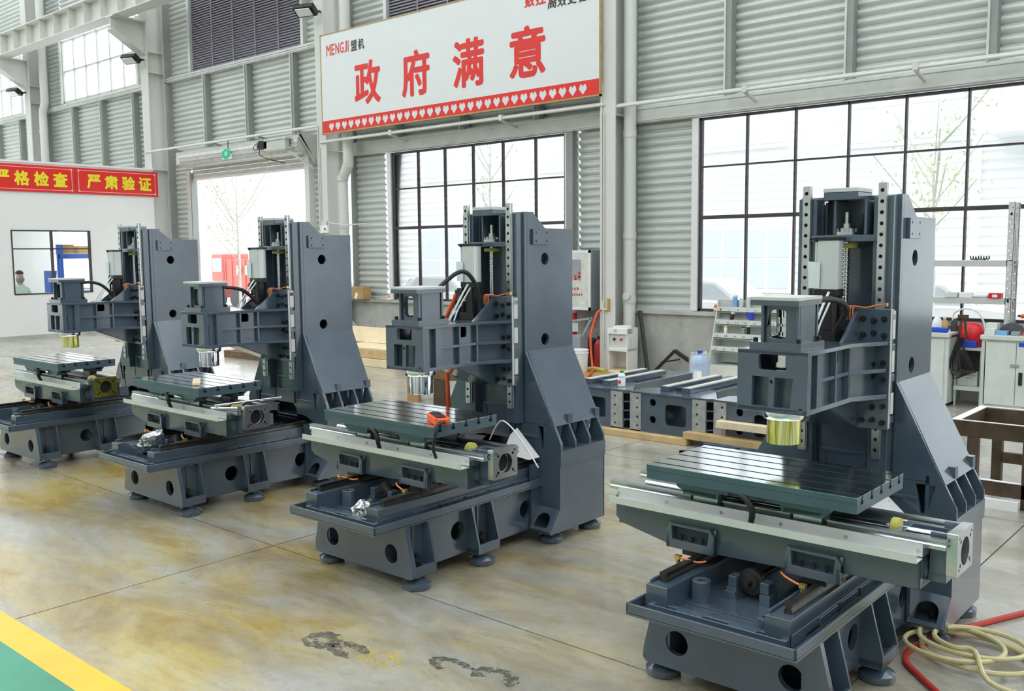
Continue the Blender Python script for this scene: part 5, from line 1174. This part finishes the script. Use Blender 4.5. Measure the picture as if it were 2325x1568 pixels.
tag(obj('parts_carton', MB().box(-20.95,-20.62,8.62,9.15,.63,.90), 'pale_wood', None, .005), 'pale wooden box on the office desk', 'box'); tag(obj('red_pouch', MB().obox((-20.75,8.30,.655), (.15,.22,.05)), 'red', None, .012), 'red pouch on the office desk', 'pouch')
rk = thing('storage_rack', 'blue steel storage rack inside the office', 'rack', (-22.9,9.66,0))
for y in (0,1.05):
    for x in (.38,.5): obj('upright', MB().box(x,x+.07,y,y+.07,0,1.95), 'rack_blue', rk)
for z in (.75,1.62): obj('beam', MB().box(.5,.56,0,1.12,z,z+.11), 'rack_blue', rk); obj('deck', MB().box(.1,.56,0,1.12,z+.11,z+.125), 'shelf_grey', rk)
tag(obj('stock_box', MB().box(-22.75,-22.4,9.75,10.02,1.746,1.95), 'cardboard'), 'brown box on the blue rack, left', 'box'); tag(obj('stock_box', MB().box(-22.75,-22.4,10.12,10.4,1.746,1.92), 'amber'), 'tan box on the blue rack, right', 'box')
tag(obj('blue_bin', MB().prism('y', [[(-22.2,1.0),(-21.9,1.0),(-21.8,1.35),(-22.2,1.35)]], 9.22, 9.34).box(-22.2,-21.9,9.22,9.34,0,1.0), 'rack_blue'), 'blue plastic bin beside the blue rack', 'bin')

# ================================================================== OUTSIDE
mat('pale_bark', (.62,.60,.56), .8, 0, .1, 5); mat('pale_leaf', (.60,.66,.42), .7, 0, .15, 5); mat('car_white', (.80,.80,.80), .2, 0, .02); mat('car_glass', (.52,.55,.58), .3, 0, .05); mat('tail_red', (.75,.10,.10), .3, 0, 0); mat('tyre', (.10,.10,.11), .7, 0, .1); mat('truck_red', (.80,.22,.18), .5, 0, .1)
fb = thing('factory_building', 'white ribbed factory building across the yard', 'building', (0,24,0))
def facade(x0, x1, z0, z1):
    V = []; F = []; p = .22; n = int((z1-z0)/p*4); sh_ = (0,.0,.05,.05)
    for i in range(n+1):
        z = z0+i*p/4; V += [(x0,sh_[i%4],z),(x1,sh_[i%4],z)]
    F = [(2*i,2*i+1,2*i+3,2*i+2) for i in range(n)]; obj('cladding_panel', MB().add(V,F), 'facade_white', fb)
x = -62
while x < 30: facade(x, x+7.9, 0, 13); obj('joint_cover', MB().box(x+7.85,x+8.05,-.06,.06,0,13), 'facade_white', fb); x += 7.95
def bwin(x0, x1, z0, z1, nx, nz, m='facade_glass'):
    w_ = obj('window', MB().box(x0-.08,x1+.08,-.07,.06,z0-.08,z1+.08), 'facade_white', fb)
    for i in range(nx):
        for j in range(nz): obj('pane', MB().box(x0+(x1-x0)*i/nx+.04,x0+(x1-x0)*(i+1)/nx-.04,-.085,-.07,z0+(z1-z0)*j/nz+.04,z0+(z1-z0)*(j+1)/nz-.04), m, w_)
bwin(-14.2,-11.1,4.5,6.2,4,2); bwin(-9.4,-6.4,4.3,6.0,4,2); bwin(-13.6,-10.9,.6,2.3,4,2); bwin(-4.5,-1.8,4.3,6.0,4,2)
bwin(-25.0,-22.0,4.3,6.0,4,2); bwin(-19.6,-17.3,4.3,6.0,3,2); bwin(-25.2,-22.2,.4,2.5,3,2); bwin(-33.5,-30.6,.5,2.4,2,2); bwin(-37.5,-33.8,5.0,6.8,4,2); bwin(-45,-40,4.6,6.6,4,2)
obj('canopy', MB().box(-5.9,-2.0,-1.3,0,4.2,4.4), 'facade_white', fb)
for x0, yy, rz, lab in ((-9.2,16.6,.0,'white sedan parked outside the right window, leftmost'),(-5.3,17.0,.1,'white car parked outside the right window beside the sedan'),(-16.6,16.9,.0,'white sedan parked outside the middle window'),(-20.6,17.0,-.05,'white hatchback parked outside the middle window, left')):
    c = thing('parked_car', lab, 'car', (x0,yy,-.03), rz, 'cars parked in the yard')
    obj('body', MB().prism('y', [[(-1.75,.22),(1.75,.22),(1.78,.50),(1.70,.66),(1.0,.76),(-1.15,.78),(-1.72,.72),(-1.80,.45)]], -.68, .68), 'car_white', c, .05)
    obj('cabin', MB().prism('y', [[(-1.35,.74),(1.0,.74),(.45,1.12),(.1,1.16),(-.75,1.15),(-1.1,.98)]], -.58, .58), 'car_white', c, .05)
    for s in (-1,1): obj('side_glass', MB().prism('y', [[(-1.05,.80),(.75,.80),(.38,1.07),(-.72,1.09)]], s*.585-.006, s*.585+.006), 'car_glass', c)
    obj('windscreen', MB().plate((.97,-.5,.78), (0,1,0), (-.52,0,.34), [rect(0,1.0,0,.55)], -.012), 'car_glass', c); obj('rear_glass', MB().plate((-1.36,-.5,.79), (0,1,0), (.30,0,.32), [rect(0,1.0,0,.38)], .012), 'car_glass', c)
    for xx in (-1.05,1.1):
        for s in (-1,1): wh = obj('wheel', MB().cyl((xx,s*.56,.26),(xx,s*.70,.26),.26,n=20), 'tyre', c); obj('wheel_disc', MB().cyl((xx,s*.695,.26),(xx,s*.712,.26),.17,n=14), 'shelf_grey', wh)
    for s in (-1,1): obj('tail_lamp', MB().box(-1.80,-1.60,s*.60-.09,s*.60+.09,.56,.68), 'tail_red', c)
    obj('number_plate', MB().box(-1.815,-1.80,-.2,.2,.40,.5), 'blue', c)
def tree(x, y, h_, label, seed, leaves, spread=1.0):
    random.seed(seed); t_ = thing('young_tree', label, 'tree', (x,y,-.03), 0, 'young trees in the yard')
    b = MB(); b.cyl((0,0,0),(.03,0,h_*.35),.045,.034,8); b.cyl((.03,0,h_*.35),(-.02,0,h_*.7),.034,.02,8); b.cyl((-.02,0,h_*.7),(.02,0,h_),.02,.006,8); L_ = []
    for i in range(16):
        z = h_*random.uniform(.30,.85); a = random.uniform(0,2*PI); l = random.uniform(.6,1.2)*spread; e = (l*math.cos(a), l*math.sin(a)*.7, z+l*random.uniform(.9,1.5)); mid = (e[0]*.45, e[1]*.45, z+(e[2]-z)*.4)
        b.tube([(0,0,z),mid,e], .012, 5, 3)
        for k in range(leaves):
            f = random.uniform(.35,1.05); L_.append((e[0]*f+random.uniform(-.25,.25), e[1]*f+random.uniform(-.25,.25), z+(e[2]-z)*f+random.uniform(-.25,.2)))
    obj('trunk', b, 'pale_bark', t_)
    lf = MB()
    for p in L_:
        d1 = Vector((random.uniform(-1,1),random.uniform(-1,1),random.uniform(-1,1))).normalized()*.05; d2 = d1.orthogonal().normalized()*.016; P = Vector(p); lf.add([P-d1,P+d2,P+d1,P-d2], [(0,1,2,3)])
    obj('foliage', lf, 'pale_leaf', t_)['kind'] = 'stuff'
tree(-22.45,14.5,4.2,'young tree with sparse leaves seen through the shutter door',11,26)
tree(-4.7,15.5,4.0,'young tree with pale leaves seen through the right window',21,30,.9)
tree(-13.6,15.0,4.3,'bare young tree seen through the middle window',31,8,.7)
tk = thing('red_truck', 'faded red truck in the yard seen through the shutter door', 'truck', (-27.2,17.2,-.03))
obj('load_bed', MB().box(-.3,2.3,0,1.0,.55,1.55), 'truck_red', tk, .02); obj('cab', MB().box(-1.1,-.35,0,1.0,.3,1.75), 'truck_red', tk, .05); obj('cab_glass', MB().box(-1.0,-.45,-.01,0,1.15,1.6), 'car_glass', tk)
for i in range(7): obj('rib', MB().box(-.25+.38*i,-.20+.38*i,-.03,0,.55,1.55), 'truck_red', tk)
for i in (-.8,.3,1.8): obj('wheel', MB().cyl((i,-.02,.3),(i,.2,.3),.3,n=18), 'tyre', tk)
for i, ch in enumerate('HED'): letter('painted_letter', ch, 'paper', tk, (.45+.5*i,-.032,1.05), E_, U_, .28, .32, .02)
tag(obj('red_stack', MB().box(-25.2,-24.0,16.5,17.0,-.03,.35).box(-25.0,-24.3,16.55,16.95,.35,.6), 'truck_red', None, .03), 'low red crates beside the truck in the yard', 'crates')
